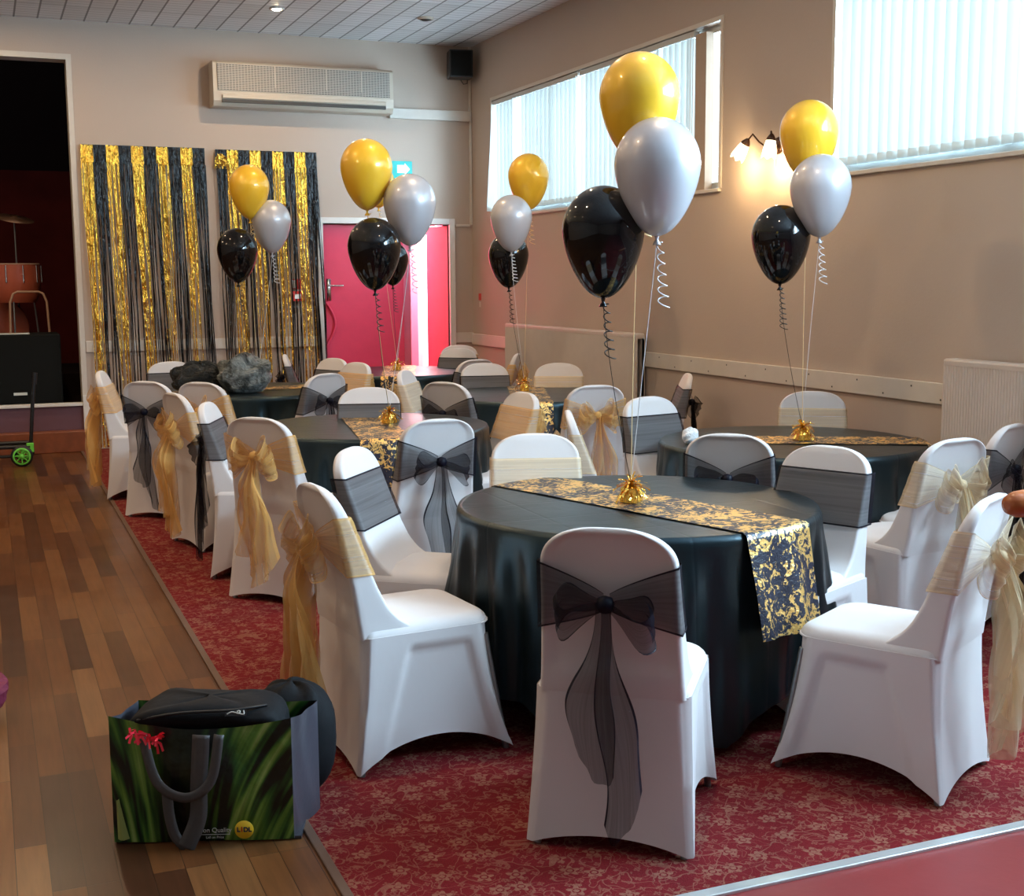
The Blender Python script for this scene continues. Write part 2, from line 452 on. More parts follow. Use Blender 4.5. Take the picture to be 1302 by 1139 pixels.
def thing(name, label, cat, loc=(0, 0, 0), rz=0.0, group=None):
    o = bpy.data.objects.new(name, None); C.objects.link(o)
    o.location = loc; o.rotation_euler = (0, 0, rz); o.empty_display_size = 0.1
    return tag(o, label, cat, group)
def struct(name, mb, mat, parent=None, smooth=False, **k):
    o = mb.build(name, mat, parent, smooth=smooth, **k)
    if parent is None: o['kind'] = 'structure'
    return o
def copy_tree(o, parent=None):
    c = o.copy(); C.objects.link(c); c.parent = parent
    for ch in list(o.children): copy_tree(ch, c)
    return c
def smooth01(a, b, x):
    if a == b: return 0.0
    t_ = max(0.0, min(1.0, (x - a) / (b - a))); return t_ * t_ * (3 - 2 * t_)
def interp(tab, x):
    if x <= tab[0][0]: return tab[0][1]
    for (a, fa), (b_, fb) in zip(tab, tab[1:]):
        if x <= b_: return fa + (fb - fa) * (x - a) / (b_ - a)
    return tab[-1][1]
def textobj(s, size, mat, parent, mtx, name='lettering', ext=0.0006, bold=0.0):
    cu = bpy.data.curves.new(name, 'FONT'); cu.body = s; cu.size = size; cu.extrude = ext; cu.offset = bold
    cu.align_x = 'CENTER'; cu.align_y = 'CENTER'
    tmp = bpy.data.objects.new(name, cu); C.objects.link(tmp)
    dg = bpy.context.evaluated_depsgraph_get()
    me = bpy.data.meshes.new_from_object(tmp.evaluated_get(dg))
    bpy.data.objects.remove(tmp)
    me.materials.clear(); me.materials.append(MAT[mat])
    o = bpy.data.objects.new(name, me); C.objects.link(o); o.parent = parent; o.matrix_local = mtx
    return o

# ------------------------------------------------------------------ the room
CX = 0.80                                        # edge between boards and carpet
struct('floor', MB().box(-5, CX, -4, YB + 0.3, -0.05, 0.0), 'plank_floor')
struct('floor_carpet', MB().box(CX, XW, 2.70, YB + 0.02, -0.05, 0.004), 'floral_carpet')
struct('floor_lino', MB().box(CX, XW, -4, 2.70, -0.05, 0.002), 'red_lino')
struct('trim_1', MB().box(CX - 0.018, CX + 0.010, -4, YB, 0.0, 0.009), 'carpet_edge', bevel=0.003)
struct('trim_2', MB().box(CX + 0.012, XW, 2.682, 2.722, 0.0, 0.011), 'metal_strip', bevel=0.003)
struct('wall_rear', MB().box(-5.2, XW + 0.24, -4.2, -4, -0.05, ZC), 'wall_paint')
struct('wall_left', MB().box(-5.2, -5, -4, YB, -0.05, ZC), 'wall_paint')
struct('ceiling', MB().box(-5.2, XW + 0.3, -4.2, YB + 0.3, ZC, ZC + 0.1), 'ceiling_panels')
# right wall with window openings
W = [(7.78, 12.05, 2.21, 3.34), (1.0, 6.49, 2.21, 3.34)]
mb = MB(); X0, X1 = XW, XW + 0.24
mb.box(X0, X1, -4, YB + 0.3, -0.05, 2.21); mb.box(X0, X1, -4, YB + 0.3, 3.34, ZC)
mb.box(X0, X1, 12.05, YB + 0.3, 2.21, 3.34); mb.box(X0, X1, 6.49, 7.78, 2.21, 3.34); mb.box(X0, X1, -4, 1.0, 2.21, 3.34)
struct('wall_right', mb, 'wall_paint')
# back wall
OX, OZ = 0.845, 3.62
DX0, DX1, DZ = 3.19, 4.53, 2.15
mb = MB(); Y0, Y1 = YB, YB + 0.2
mb.box(OX, DX0, Y0, Y1, -0.05, ZC); mb.box(DX1, X1, Y0, Y1, -0.05, ZC); mb.box(DX0, DX1, Y0, Y1, DZ, ZC); mb.box(-5, OX, Y0, Y1, OZ, ZC)
struct('wall_back', mb, 'wall_paint')
struct('trim_3', MB().box(OX - 0.012, OX + 0.035, Y0 - 0.012, Y1, 0.43, OZ + 0.03).box(-5, OX - 0.012, Y0 - 0.012, Y1, OZ - 0.02, OZ + 0.03), 'rail_paint')
# stage recess
struct('floor_stage', MB().box(-5, 2.4, YB + 0.2, 17, 0.0, 0.44).box(-5, OX, YB + 0.02, YB + 0.2, 0.0, 0.44), 'stage_dark')
struct('wall_stage', MB().box(-5, 2.5, 16.8, 17, 0.4, 5).box(2.3, 2.5, YB + 0.2, 17, 0.0, 5).box(-5.2, -5, YB, 17, 0, 5).box(-5, 2.5, YB + 0.2, 17, 4.9, 5), 'stage_dark')
struct('wall_stage_red', MB().box(-5, 2.2, 16.5, 16.7, 0.44, 2.9), 'stage_red')
struct('trim_4', MB().box(-5, OX - 0.012, YB - 0.04, YB + 0.05, 0.425, 0.455), 'white_gloss', bevel=0.005)
struct('trim_5', MB().box(-5, OX, YB - 0.01, YB + 0.02, 0.20, 0.425), 'riser_purple')
struct('trim_6', MB().box(-5, OX + 0.03, YB - 0.14, YB - 0.012, 0.0, 0.20), 'step_wood', bevel=0.008)
struct('trim_7', MB().box(OX - 0.012, OX + 0.055, YB - 0.05, YB - 0.001, 0.20, 0.52), 'white_gloss')
# dado rails, skirting
RZ0, RZ1 = 0.915, 1.03
struct('trim_8', MB().box(OX + 0.04, DX0 - 0.06, YB - 0.022, YB, RZ0 + 0.01, RZ1), 'rail_paint', bevel=0.004)
struct('trim_9', MB().box(DX1 + 0.06, XW, YB - 0.022, YB, RZ0 + 0.01, RZ1), 'rail_paint', bevel=0.004)
struct('trim_10', MB().box(XW - 0.022, XW, -1, YB - 0.022, RZ0 - 0.01, RZ1 - 0.01), 'rail_paint', bevel=0.004)
mb = MB()
for i in range(16):
    yy = 0.4 + i * 0.82
    if 8.8 < yy < 11.4: continue
    for zz in (0.945, 0.99): mb.lathe([(0.006, 0), (0.006, 0.004)], 8, (0, 0, 0))
    mb.v = mb.v
mb = MB()
for i in range(14):
    yy = 5.45 + i * 0.24
    mb.box(XW - 0.0235, XW - 0.0215, yy, yy + 0.010, 0.925 + 0.06 * (i % 2), 0.935 + 0.06 * (i % 2))
o = struct('trim_11', mb, 'ac_dark')
struct('baseboard_right', MB().box(XW - 0.018, XW, -1, YB, 0.0, 0.13), 'rail_paint')
struct('baseboard_back', MB().box(OX + 0.04, DX0 - 0.06, YB - 0.018, YB, 0.0, 0.13).box(DX1 + 0.06, XW - 0.018, YB - 0.018, YB, 0.0, 0.13), 'rail_paint')
# conduits in the corner
def conduit(name, box, label):
    o = MB().box(*box).build(name, 'rail_paint', None, smooth=False, bevel=0.003)
    tag(o, label, 'conduit')
conduit('wall_trunking', (3.90, XW - 0.03, YB - 0.05, YB, 3.20, 3.30), 'beige plastic trunking running from the air conditioner to the room corner')
conduit('cable_conduit', (XW - 0.028, XW - 0.004, YB - 0.03, YB - 0.002, 2.15, ZC), 'thin painted conduit running down the far corner of the room')
conduit('short_conduit', (DX1 + 0.07, XW - 0.03, YB - 0.02, YB, 2.13, 2.155), 'thin horizontal conduit between the door frame top and the corner')

# door frame and doors
D = bpy.data.objects
dfr = struct('door_1', MB().box(DX0 - 0.06, DX0, YB - 0.03, YB + 0.2, 0, DZ + 0.06).box(DX1, DX1 + 0.06, YB - 0.03, YB + 0.2, 0, DZ + 0.06).box(DX0, DX1, YB - 0.03, YB + 0.2, DZ, DZ + 0.06), 'white_gloss', bevel=0.004)
leaf = struct('door_2', MB().box(DX0 + 0.004, DX0 + 0.86, YB + 0.06, YB + 0.105, 0.01, DZ - 0.005), 'door_red', bevel=0.003)
hd = MB().box(DX0 + 0.045, DX0 + 0.085, YB + 0.048, YB + 0.06, 1.38, 1.60).tube([(DX0 + 0.065, YB + 0.05, 1.53), (DX0 + 0.065, YB + 0.0, 1.53), (DX0 + 0.10, YB - 0.01, 1.53), (DX0 + 0.20, YB - 0.01, 1.53)], 0.010).build('handle', 'chrome', leaf)
hd['label'] = 'chrome lever handle'
pull = MB()
pull.tube([(DX0 + 0.03 + 0.09 * math.sin(a * PI / 12) , YB + 0.04, 1.36 - 0.42 * (a / 12)) for a in range(13)], 0.011)
pull.build('hanging_cord', 'door_red', leaf)
a = math.radians(62)
leaf2 = MB().box(-0.46, 0, 0, 0.045, 0.01, DZ - 0.01)
o = struct('door_3', leaf2, 'lobby_pink', bevel=0.003); o.location = (DX1 - 0.004, YB + 0.03, 0); o.rotation_euler = (0, 0, -math.radians(80))
# lobby
struct('floor_lobby', MB().box(DX0 - 0.6, DX1 + 0.9, YB + 0.02, 15.4, -0.05, 0.0), 'lobby_floor')
struct('wall_lobby', MB().box(DX1 + 0.75, DX1 + 0.9, YB + 0.2, 15.4, 0, 2.5).box(DX0 - 0.6, DX1 + 0.9, 15.2, 15.4, 0, 2.5).box(DX0 + 0.80, DX0 + 0.98, YB + 0.2, 15.2, 0, 2.5), 'lobby_pink')
struct('ceiling_lobby', MB().box(DX0 - 0.6, DX1 + 0.9, YB + 0.2, 15.4, 2.42, 2.52), 'lobby_white')
o = struct('door_4', MB().box(4.76, 4.88, 14.25, 14.29, 0.01, 2.1), 'door_glow')
MB().box(4.70, 4.76, 14.22, 14.30, 0.0, 2.2).box(4.88, 4.95, 14.22, 14.30, 0.0, 2.2).build('frame', 'white_gloss', o, smooth=False)
struct('wall_lobby_panel', MB().box(4.17, 4.70, 14.22, 14.30, 0.0, 2.42), 'lobby_pink')
struct('wall_lobby_side', MB().box(4.95, 5.3, 14.22, 14.30, 0.0, 2.42), 'lobby_pink')

# windows
for k, (a_, b_, z0, z1) in enumerate(W):
    fr = MB(); xg = XW + 0.09
    fr.box(xg - 0.03, xg + 0.03, a_, b_, z0, z0 + 0.05).box(xg - 0.03, xg + 0.03, a_, b_, z1 - 0.05, z1)
    n = max(2, round((b_ - a_) / 1.4))
    for i in range(n + 1):
        yy = a_ + (b_ - a_ - 0.05) * i / n
        fr.box(xg - 0.03, xg + 0.03, yy, yy + 0.05, z0 + 0.05, z1 - 0.05)
    wo = struct('window_%d' % (k + 1), fr, 'window_frame_mat')
    MB().box(xg - 0.004, xg + 0.004, a_ + 0.02, b_ - 0.02, z0 + 0.02, z1 - 0.02).build('pane', 'window_glass', wo, smooth=False)
    MB().box(XW - 0.025, XW + 0.07, a_ - 0.02, b_ + 0.02, z0 - 0.025, z0).build('sill', 'rail_paint', wo, smooth=False, bevel=0.004)
    MB().box(XW - 0.012, XW + 0.004, a_ - 0.03, a_, z0, z1 + 0.03).box(XW - 0.012, XW + 0.004, b_, b_ + 0.03, z0, z1 + 0.03).box(XW - 0.012, XW + 0.004, a_, b_, z1, z1 + 0.03).build('trim', 'rail_paint', wo, smooth=False)
struct('trim_12', MB().box(XW + 0.0, XW + 0.06, 7.98, 8.13, 2.21, 3.30), 'beige_post')

rnd = random.Random(5)
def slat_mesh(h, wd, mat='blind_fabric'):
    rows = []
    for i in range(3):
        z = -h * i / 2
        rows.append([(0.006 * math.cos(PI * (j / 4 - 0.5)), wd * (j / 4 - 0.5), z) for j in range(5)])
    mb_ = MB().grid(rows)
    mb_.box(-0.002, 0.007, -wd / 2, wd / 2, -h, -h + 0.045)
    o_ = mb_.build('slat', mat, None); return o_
def blind(label, ya, yb_, z0, z1, wd=0.120, ang=28, zl=0.03, only=None):
    root = thing('vertical_blind', label, 'blind', (XW + 0.015, (ya + yb_) / 2, z0))
    MB().box(-0.022, 0.022, ya - (ya + yb_) / 2, yb_ - (ya + yb_) / 2, z1 - z0 - 0.04, z1 - z0).build('headrail', 'window_frame_mat', root, smooth=False, bevel=0.003)
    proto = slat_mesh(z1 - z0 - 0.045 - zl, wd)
    n = int((yb_ - ya) / 0.088)
    first = True
    for i in range(n):
        s_ = proto if first else proto.copy()
        if not first: C.objects.link(s_)
        first = False
        s_.parent = root
        aa = ang + rnd.uniform(-4, 4)
        tilt = 0.0
        if only and i in only: aa = only[i][0]; tilt = only[i][1]
        s_.location = (0, ya - (ya + yb_) / 2 + 0.044 + 0.088 * i, z1 - z0 - 0.042)
        s_.rotation_euler = (tilt, 0, math.radians(aa))
    mb_ = MB()
    mb_.tube([(-0.03, 0.02, z1 - z0 - 0.03), (-0.03, 0.02, 0.35), (-0.03, 0.035, 0.33), (-0.03, 0.05, 0.35), (-0.03, 0.05, z1 - z0 - 0.03)], 0.0025, 6)
    c_ = mb_.build('cord', 'sign_white', root); c_.location = (0, ya - (ya + yb_) / 2 - 0.02, 0)
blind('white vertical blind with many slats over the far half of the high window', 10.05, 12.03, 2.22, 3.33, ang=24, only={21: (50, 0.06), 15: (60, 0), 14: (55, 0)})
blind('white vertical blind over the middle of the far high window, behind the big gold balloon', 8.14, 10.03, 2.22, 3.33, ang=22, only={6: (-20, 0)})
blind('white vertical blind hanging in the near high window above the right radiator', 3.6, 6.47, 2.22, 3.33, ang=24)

# ------------------------------------------------------------------ wall fixtures
# air conditioner
ac = thing('air_conditioner', 'long beige wall-mounted air conditioner above the foil curtains', 'air conditioner', (3.0, YB, 3.20))
mb = MB()
prof = [(0, 0.02), (-0.20, 0.02), (-0.235, 0.07), (-0.245, 0.15), (-0.235, 0.42), (-0.20, 0.44), (0, 0.44)]
mb.grid([[(x, y, z) for (y, z) in prof] for x in (-0.88, 0.88)]).grid([[(x, 0, 0.02 + 0.42 * k) for k in (0, 1)] for x in (-0.88, 0.88)])
for x, fl in ((-0.88, False), (0.88, True)): mb.fan([(x, y, z) for (y, z) in prof], fl)
mb.build('casing', 'ac_case', ac, smooth=False, bevel=0.008)
MB().grid([[(x, -0.244 + 0.006 * k - 0.006, 0.165 + 0.245 * k) for k in (0, 1)] for x in (-0.84, 0.84)]).build('grille', 'ac_grille', ac, smooth=False, solid=0.004)
MB().box(-0.80, 0.80, -0.25, -0.20, 0.055, 0.085).build('air_outlet', 'ac_dark', ac, smooth=False)
MB().box(-0.80, 0.80, -0.262, -0.240, 0.092, 0.125).build('louvre', 'ac_case', ac, smooth=False, bevel=0.004)
for x in (-0.3, 0.2, 0.55): MB().box(x, x + 0.006, -0.253, -0.246, 0.17, 0.405).build('grille_divider', 'ac_case', ac, smooth=False)
# speaker
sp = thing('wall_speaker', 'small black loudspeaker mounted high in the far corner', 'speaker', (4.60, YB - 0.20, 3.60), math.radians(-12))
MB().box(-0.12, 0.12, -0.10, 0.10, 0, 0.27).build('cabinet', 'black_plastic', sp, smooth=False, bevel=0.01)
MB().box(-0.105, 0.105, -0.108, -0.10, 0.015, 0.255).build('grille', 'black_cab', sp, smooth=False, bevel=0.004)
MB().tube([(0, 0.10, 0.14), (0.03, 0.19, 0.14)], 0.015).build('bracket', 'black_plastic', sp)
MB().tube([(0.02, 0.09, 0.0), (0.05, 0.1, -0.04), (0.09, 0.12, -0.03), (0.1, 0.13, 0.05)], 0.004).build('cable', 'black_plastic', sp)
# exit sign
ex = thing('exit_sign', 'turquoise lit exit sign above the red doors, half behind balloons', 'sign', (4.03, YB, 2.61))
MB().box(-0.13, 0.10, -0.04, 0, 0, 0.17).build('panel', 'exit_green', ex, smooth=False, bevel=0.004)
mb = MB(); mb.box(-0.06, 0.02, -0.043, -0.04, 0.05, 0.13); mb.v += [(0.02, -0.042, 0.03), (0.02, -0.042, 0.15), (0.075, -0.042, 0.09)]; mb.f.append((len(mb.v) - 3, len(mb.v) - 1, len(mb.v) - 2))
mb.build('pictogram', 'exit_white', ex, smooth=False)
# fire call point and sign
fc = thing('fire_call_point', 'small red fire alarm call point on the back wall beside the foil curtain', 'fire alarm', (2.91, YB, 1.38))
MB().box(-0.05, 0.05, -0.05, 0, 0, 0.10).build('case', 'red_plastic', fc, smooth=False, bevel=0.006)
MB().box(-0.03, 0.03, -0.053, -0.05, 0.025, 0.07).build('panel', 'sign_white', fc, smooth=False)
fs = thing('fire_notice', 'small red and white notice just above the fire call point', 'sign', (2.91, YB, 1.50))
MB().box(-0.045, 0.045, -0.006, 0, 0, 0.10).build('plate', 'red_plastic', fs, smooth=False)
MB().box(-0.04, 0.0, -0.008, -0.006, 0.01, 0.09).build('symbol', 'sign_white', fs, smooth=False)
fs = thing('fire_notice', 'tiny red notice on the right wall near the far corner', 'sign', (XW, 12.43, 1.30), -PI / 2)
MB().box(-0.03, 0.03, -0.006, 0, 0.07, 0.14).build('plate', 'red_plastic', fs, smooth=False)
MB().box(-0.02, 0.02, -0.004, 0, 0.0, 0.055).build('tag', 'rail_paint', fs, smooth=False)
# radiators
def radiator(label, y0, y1, z0, z1):
    r = thing('radiator', label, 'radiator', (XW, (y0 + y1) / 2, z0)); hl = (y1 - y0) / 2; H = z1 - z0
    rows = []; n = int((y1 - y0) / 0.02)
    for i in range(n * 2 + 1):
        y = -hl + (y1 - y0) * i / (2 * n)
        d = 0.004 if i % 2 else -0.001
        rows.append([(-0.115 - d, y, z) for z in (0.02, H - 0.03)])
    MB().grid(rows).build('front_panel', 'radiator_paint', r, smooth=False)
    MB().box(-0.118, -0.03, -hl, hl, H - 0.045, H).build('top_cap', 'radiator_paint', r, smooth=False, bevel=0.012)
    for s_ in (-1, 1):
        MB().box(-0.113, -0.095, min(s_ * hl, s_ * (hl - 0.012)), max(s_ * hl, s_ * (hl - 0.012)), 0.02, H - 0.03).box(-0.05, -0.03, min(s_ * hl, s_ * (hl - 0.012)), max(s_ * hl, s_ * (hl - 0.012)), 0.02, H - 0.03).build('side_panel', 'radiator_paint', r, smooth=False)
    MB().box(-0.05, -0.035, -hl, hl, 0.02, H - 0.04).build('rear_panel', 'radiator_paint', r, smooth=False)
    for s_ in (-0.7, 0.7): MB().box(-0.036, 0, s_ * hl, s_ * hl + 0.04, 0.1, H - 0.1).build('bracket', 'ac_dark', r, smooth=False)
    MB().tube([(-0.07, -hl + 0.03, 0.03), (-0.07, -hl + 0.03, -z0 + 0.01)], 0.009).build('pipe', 'radiator_paint', r)
radiator('long cream radiator on the right wall under the far window', 8.79, 11.47, 0.25, 1.165)
radiator('cream ribbed radiator at the right edge of the photo', 2.9, 5.34, 0.25, 1.165)
# wall lamp
wl = thing('wall_lamp', 'bronze wall lamp with two lit frosted tulip shades between the windows', 'lamp', (XW, 7.06, 2.43))
MB().lathe([(0.0, 0), (0.05, 0.001), (0.055, 0.01), (0.03, 0.02), (0.0, 0.022)], 20, capb=False, capt=False).build('wall_plate', 'bronze', wl).rotation_euler = (0, -PI / 2, 0)
def shade(base, dirv):
    dirv = Vector(dirv).normalized(); q = Vector((0, 0, 1)).rotation_difference(dirv)
    mb_ = MB(); n = 24; rows = []
    for r, z in ((0.012, 0), (0.030, 0.01), (0.038, 0.04), (0.045, 0.08), (0.048, 0.115)):
        rows.append([(r * (1 + (0.08 * math.cos(6 * 2 * PI * k / n) if z > 0.09 else 0)) * math.cos(2 * PI * k / n), r * math.sin(2 * PI * k / n), z + (0.010 * math.cos(6 * 2 * PI * k / n) if z > 0.1 else 0)) for k in range(n)])
    mb_.grid(rows, cu=True)
    o_ = mb_.build('lamp_shade', 'lamp_shade_glass', wl); o_.location = base; o_.rotation_mode = 'QUATERNION'; o_.rotation_quaternion = q
    MB().lathe([(0.004, 0.03), (0.022, 0.05), (0.026, 0.07), (0.015, 0.095), (0.003, 0.10)], 16).build('bulb', 'lamp_bulb', o_)
    MB().lathe([(0.010, -0.03), (0.018, -0.02), (0.03, 0.0), (0.032, 0.012)], 16).build('lamp_holder', 'bronze', o_)
    p_ = Vector(base) + dirv * 0.16
    l = bpy.data.lights.new('wall_lamp_light', 'POINT'); l.energy = 7; l.color = (1, 0.70, 0.36); l.shadow_soft_size = 0.03
    lo = bpy.data.objects.new('wall_lamp_light', l); C.objects.link(lo); lo.parent = wl; lo.location = p_
MB().tube([(-0.01, 0, 0), (-0.06, 0.03, -0.02), (-0.09, 0.10, 0.03), (-0.10, 0.16, 0.085), (-0.11, 0.20, 0.05)], 0.006).build('arm', 'bronze', wl)
MB().tube([(-0.01, 0, 0), (-0.05, -0.02, 0.0), (-0.08, -0.03, 0.05), (-0.10, -0.05, 0.08), (-0.105, -0.06, 0.05)], 0.006).build('arm', 'bronze', wl)
shade((-0.115, 0.215, 0.035), (-0.25, 0.45, -0.75)); shade((-0.107, -0.062, 0.035), (-0.1, 0.05, -1))
MB().tube([(-0.02, 0.02, -0.02), (-0.02, 0.02, -0.13)], 0.0015).build('pull_cord', 'ribbon_white', wl)
# downlights
def downlight(x, y, label):
    d = thing('downlight', label, 'ceiling light', (x, y, ZC), 0, 'recessed ceiling downlights')
    MB().lathe([(0.045, -0.001), (0.065, -0.002), (0.068, -0.010), (0.047, -0.012)], 24, capb=False, capt=False).build('rim', 'white_gloss', d)
    MB().lathe([(0.0, -0.024), (0.030, -0.020), (0.047, -0.008)], 20, capb=False, capt=False).build('lens', 'downlight_lens', d)
    l = bpy.data.lights.new('downlight_lamp', 'AREA'); l.shape = 'DISK'; l.size = 0.09; l.energy = 20; l.color = (1, 0.71, 0.42)
    lo = bpy.data.objects.new('downlight_lamp', l); C.objects.link(lo); lo.parent = d; lo.location = (0, 0, -0.028)
downlight(2.53, 11.45, 'lit round downlight in the ceiling near the back wall')
for x in (-2.1, 0.2, 2.53):
    for y in (11.45, 9.1, 6.7, 4.3):
        if (x, y) == (2.53, 11.45): continue
        downlight(x, y, 'round recessed downlight in the ceiling over the tables, above the photo')
sd = thing('smoke_detector', 'small round grey fitting on the ceiling above the air conditioner', 'smoke detector', (3.876, 11.38, ZC))
MB().lathe([(0.075, 0.0), (0.075, -0.012), (0.055, -0.02)], 28, capb=False, capt=False).build('rim', 'ac_case', sd)
MB().lathe([(0.0, -0.03), (0.03, -0.028), (0.045, -0.016), (0.052, -0.004)], 20, capb=False, capt=False).build('dome', 'ac_dark', sd)

# foil curtains
def foil_curtain(label, x0, x1, ztop, nb, startgold, seed, lift=0.02):
    r_ = random.Random(seed)
    root = thing('foil_curtain', label, 'curtain', ((x0 + x1) / 2, YB - 0.03, 0.0), 0, 'black and gold foil fringe curtains')
    W_ = x1 - x0; bw = W_ / nb
    MB().box(-W_ / 2, W_ / 2, -0.003, 0.0, ztop - 0.012, ztop).build('header_tape', 'black_foil', root, smooth=False)
    for b_ in range(nb):
        gold = (b_ % 2 == 0) == startgold
        mb_ = MB(); ns = 8
        xb = -W_ / 2 + b_ * bw
        mb_.grid([[(xb + bw * i / 8, -0.004 - 0.004 * math.sin(i * 2.1 + j), ztop - 0.002 - 0.17 * j / 3) for j in range(4)] for i in range(9)])
        shift = r_.uniform(-0.2, 0.5)
        for s_ in range(ns):
            xs = xb + bw * (s_ + 0.5) / ns
            drift = (0.04 + 0.05 * shift) * 1.2 + r_.uniform(-0.035, 0.035)
            wd = bw / ns * r_.uniform(0.7, 1.5)
            yy = -0.006 - r_.random() * 0.03
            rows = []; nz = 22
            ph = r_.random() * 6
            tw = r_.uniform(0.3, 1.1)
            for k in range(nz + 1):
                u = k / nz; z = ztop - 0.16 - (ztop - 0.18 - r_.uniform(0, 0.0)) * u
                xc = xs + drift * u + 0.006 * math.sin(ph + 9 * u)
                an = tw * math.sin(ph + 14 * u) * min(1, u * 4)
                ww = wd * (1.1 - 0.45 * min(1, u * 1.4)) * 0.5
                kink = 0.004 if k % 4 == 0 else 0
                rows.append([(xc + q * ww * math.cos(an), yy + q * ww * math.sin(an) - kink, z) for q in (-1, 1)])
            mb_.grid(rows)
        mb_.build('gold_fringe' if gold else 'black_fringe', 'gold_foil' if gold else 'black_foil', root, smooth=False)
    return root
foil_curtain('black and gold foil fringe curtain beside the dark stage opening', 0.92, 2.05, 2.845, 10, True, 3)
fc2 = foil_curtain('black and gold foil fringe curtain beside the red door, with a crumpled corner', 2.15, 3.14, 2.838, 9, False, 9)
mb = MB(); r_ = random.Random(2)
for k in range(9):
    a = r_.uniform(0, PI * 2); ww = 0.05
    pts = [(-0.47 + 0.05 * math.cos(a + q * 1.1) + 0.01 * q, -0.03 - 0.02 * math.sin(q + a), 2.72 + 0.05 * math.sin(a + q * 0.9)) for q in range(6)]
    mb.grid([[(p[0], p[1], p[2] - ww / 2), (p[0] + 0.01, p[1] - 0.015, p[2] + ww / 2)] for p in pts])
mb.build('crumpled_corner', 'gold_foil', fc2, smooth=False)

# ------------------------------------------------------------------ chairs
YF = [(0.44, -0.03), (0.475, -0.09), (0.50, -0.125), (0.54, -0.158), (0.60, -0.188), (0.70, -0.228), (0.80, -0.266), (0.92, -0.312)]
YR = [(0.44, -0.2585), (0.50, -0.266), (0.60, -0.280), (0.70, -0.299), (0.80, -0.320), (0.92, -0.348)]
def hw_back(z):
    b_ = interp([(0.44, 0.2035), (0.50, 0.199), (0.70, 0.190), (0.80, 0.187)], z)
    if z > 0.80:
        q = min(1.0, (z - 0.80) / 0.12); b_ *= max(0.0, 1 - q ** 2.5) ** (1 / 2.5)
    return b_
def rring(hw, yr, yf, rr, rf, z, ns=14, nside=20, nc=5):
    """closed ring, from the rear left round by the right side to the front"""
    pts = []
    def arc(cx_, cy_, r, a0):
        for k in range(nc + 1):
            a_ = a0 + PI / 2 * k / nc
            pts.append([cx_ + r * math.cos(a_), cy_ + r * math.sin(a_), z])
    rr = min(rr, hw * 0.98, (yf - yr) * 0.49); rf = min(rf, hw * 0.98, (yf - yr) * 0.5)
    for k in range(1, ns): pts.append([-hw + rr + (2 * hw - 2 * rr) * k / ns, yr, z])
    arc(hw - rr, yr + rr, rr, -PI / 2)
    for k in range(1, nside): pts.append([hw, yr + rr + (yf - rf - yr - rr) * k / nside, z])
    arc(hw - rf, yf - rf, rf, 0)
    for k in range(1, ns): pts.append([hw - rf - (2 * hw - 2 * rf) * k / ns, yf, z])
    arc(-hw + rf, yf - rf, rf, PI / 2)
    for k in range(1, nside): pts.append([-hw, yf - rf - (yf - rf - yr - rr) * k / nside, z])
    arc(-hw + rr, yr + rr, rr, PI)
    return pts
TZ = 0.448
def skirt_mesh(seed=0):
    rows = []; T_ = 26
    for i in range(T_ + 1):
        t_ = i / T_; k1 = (1 - t_) ** 2.0; k2 = (1 - t_) ** 1.2
        hw = 0.203 + 0.020 * k2; yr = -0.258 - 0.030 * k1; yf = 0.205 + 0.070 * k1
        ring = rring(hw, yr, yf, 0.012 + 0.02 * t_, 0.018 + 0.05 * t_, 0, 16, 30)
        out = []
        for (x, y, z) in ring:
            # how far between two feet this point lies on its side
            ex_ = min(1, abs(x) / hw); sy = (y - yr) / (yf - yr)
            onside = abs(x) > hw - 0.004
            s_ = sy if onside else (x + hw) / (2 * hw)
            m_ = max(0.0, 4 * s_ * (1 - s_))
            if onside: hem, pull_ = 0.085, 0.022
            elif y > 0: hem, pull_ = 0.07, 0.03
            else: hem, pull_ = 0.035, 0.012
            zh = 0.006 + hem * m_ ** 0.85
            zz = zh + (TZ - zh) * t_
            pin = pull_ * m_ * k2 * (0.35 + 0.65 * t_ if False else 1)
            if onside:
                x -= math.copysign(pin, x)
                # the stacking frame pushes through: outside the trapezoid the cloth stands proud
                top = 0.395; yl = -0.205 + 0.11 * (zz / top); yh = 0.215 - 0.10 * (zz / top)
                dd = max(yl - y, y - yh, (zz - top))
                x += math.copysign(0.014 * smooth01(-0.010, 0.010, dd), x)
            elif y > 0: y -= pin
            else: y += pin * 0.8
            out.append((x, y, zz))
        rows.append(out)
    mb_ = MB().grid(rows, cu=True)
    return mb_
def seat_mesh():
    rows = []
    for k in range(9):
        a_ = PI / 2 * k / 8
        ins = 0.05 * (1 - math.cos(a_)); z = TZ - 0.006 + 0.040 * math.sin(a_)
        rows.append(rring(0.212 - ins, -0.25 + ins, 0.214 - ins, 0.03, 0.085 - ins * 0.8, z, 16, 30))
    for q, z in ((0.6, 0.490), (0.3, 0.494), (0.05, 0.495)):
        rows.append([(p[0] * q, -0.018 + (p[1] + 0.018) * q, z) for p in rows[8]])
    mb_ = MB().grid(rows, cu=True)
    mb_.fan(rows[-1])
    mb_.tube(rring(0.213, -0.25, 0.215, 0.03, 0.085, TZ - 0.004, 10, 12), 0.0035, 6, closed=True)
    return mb_
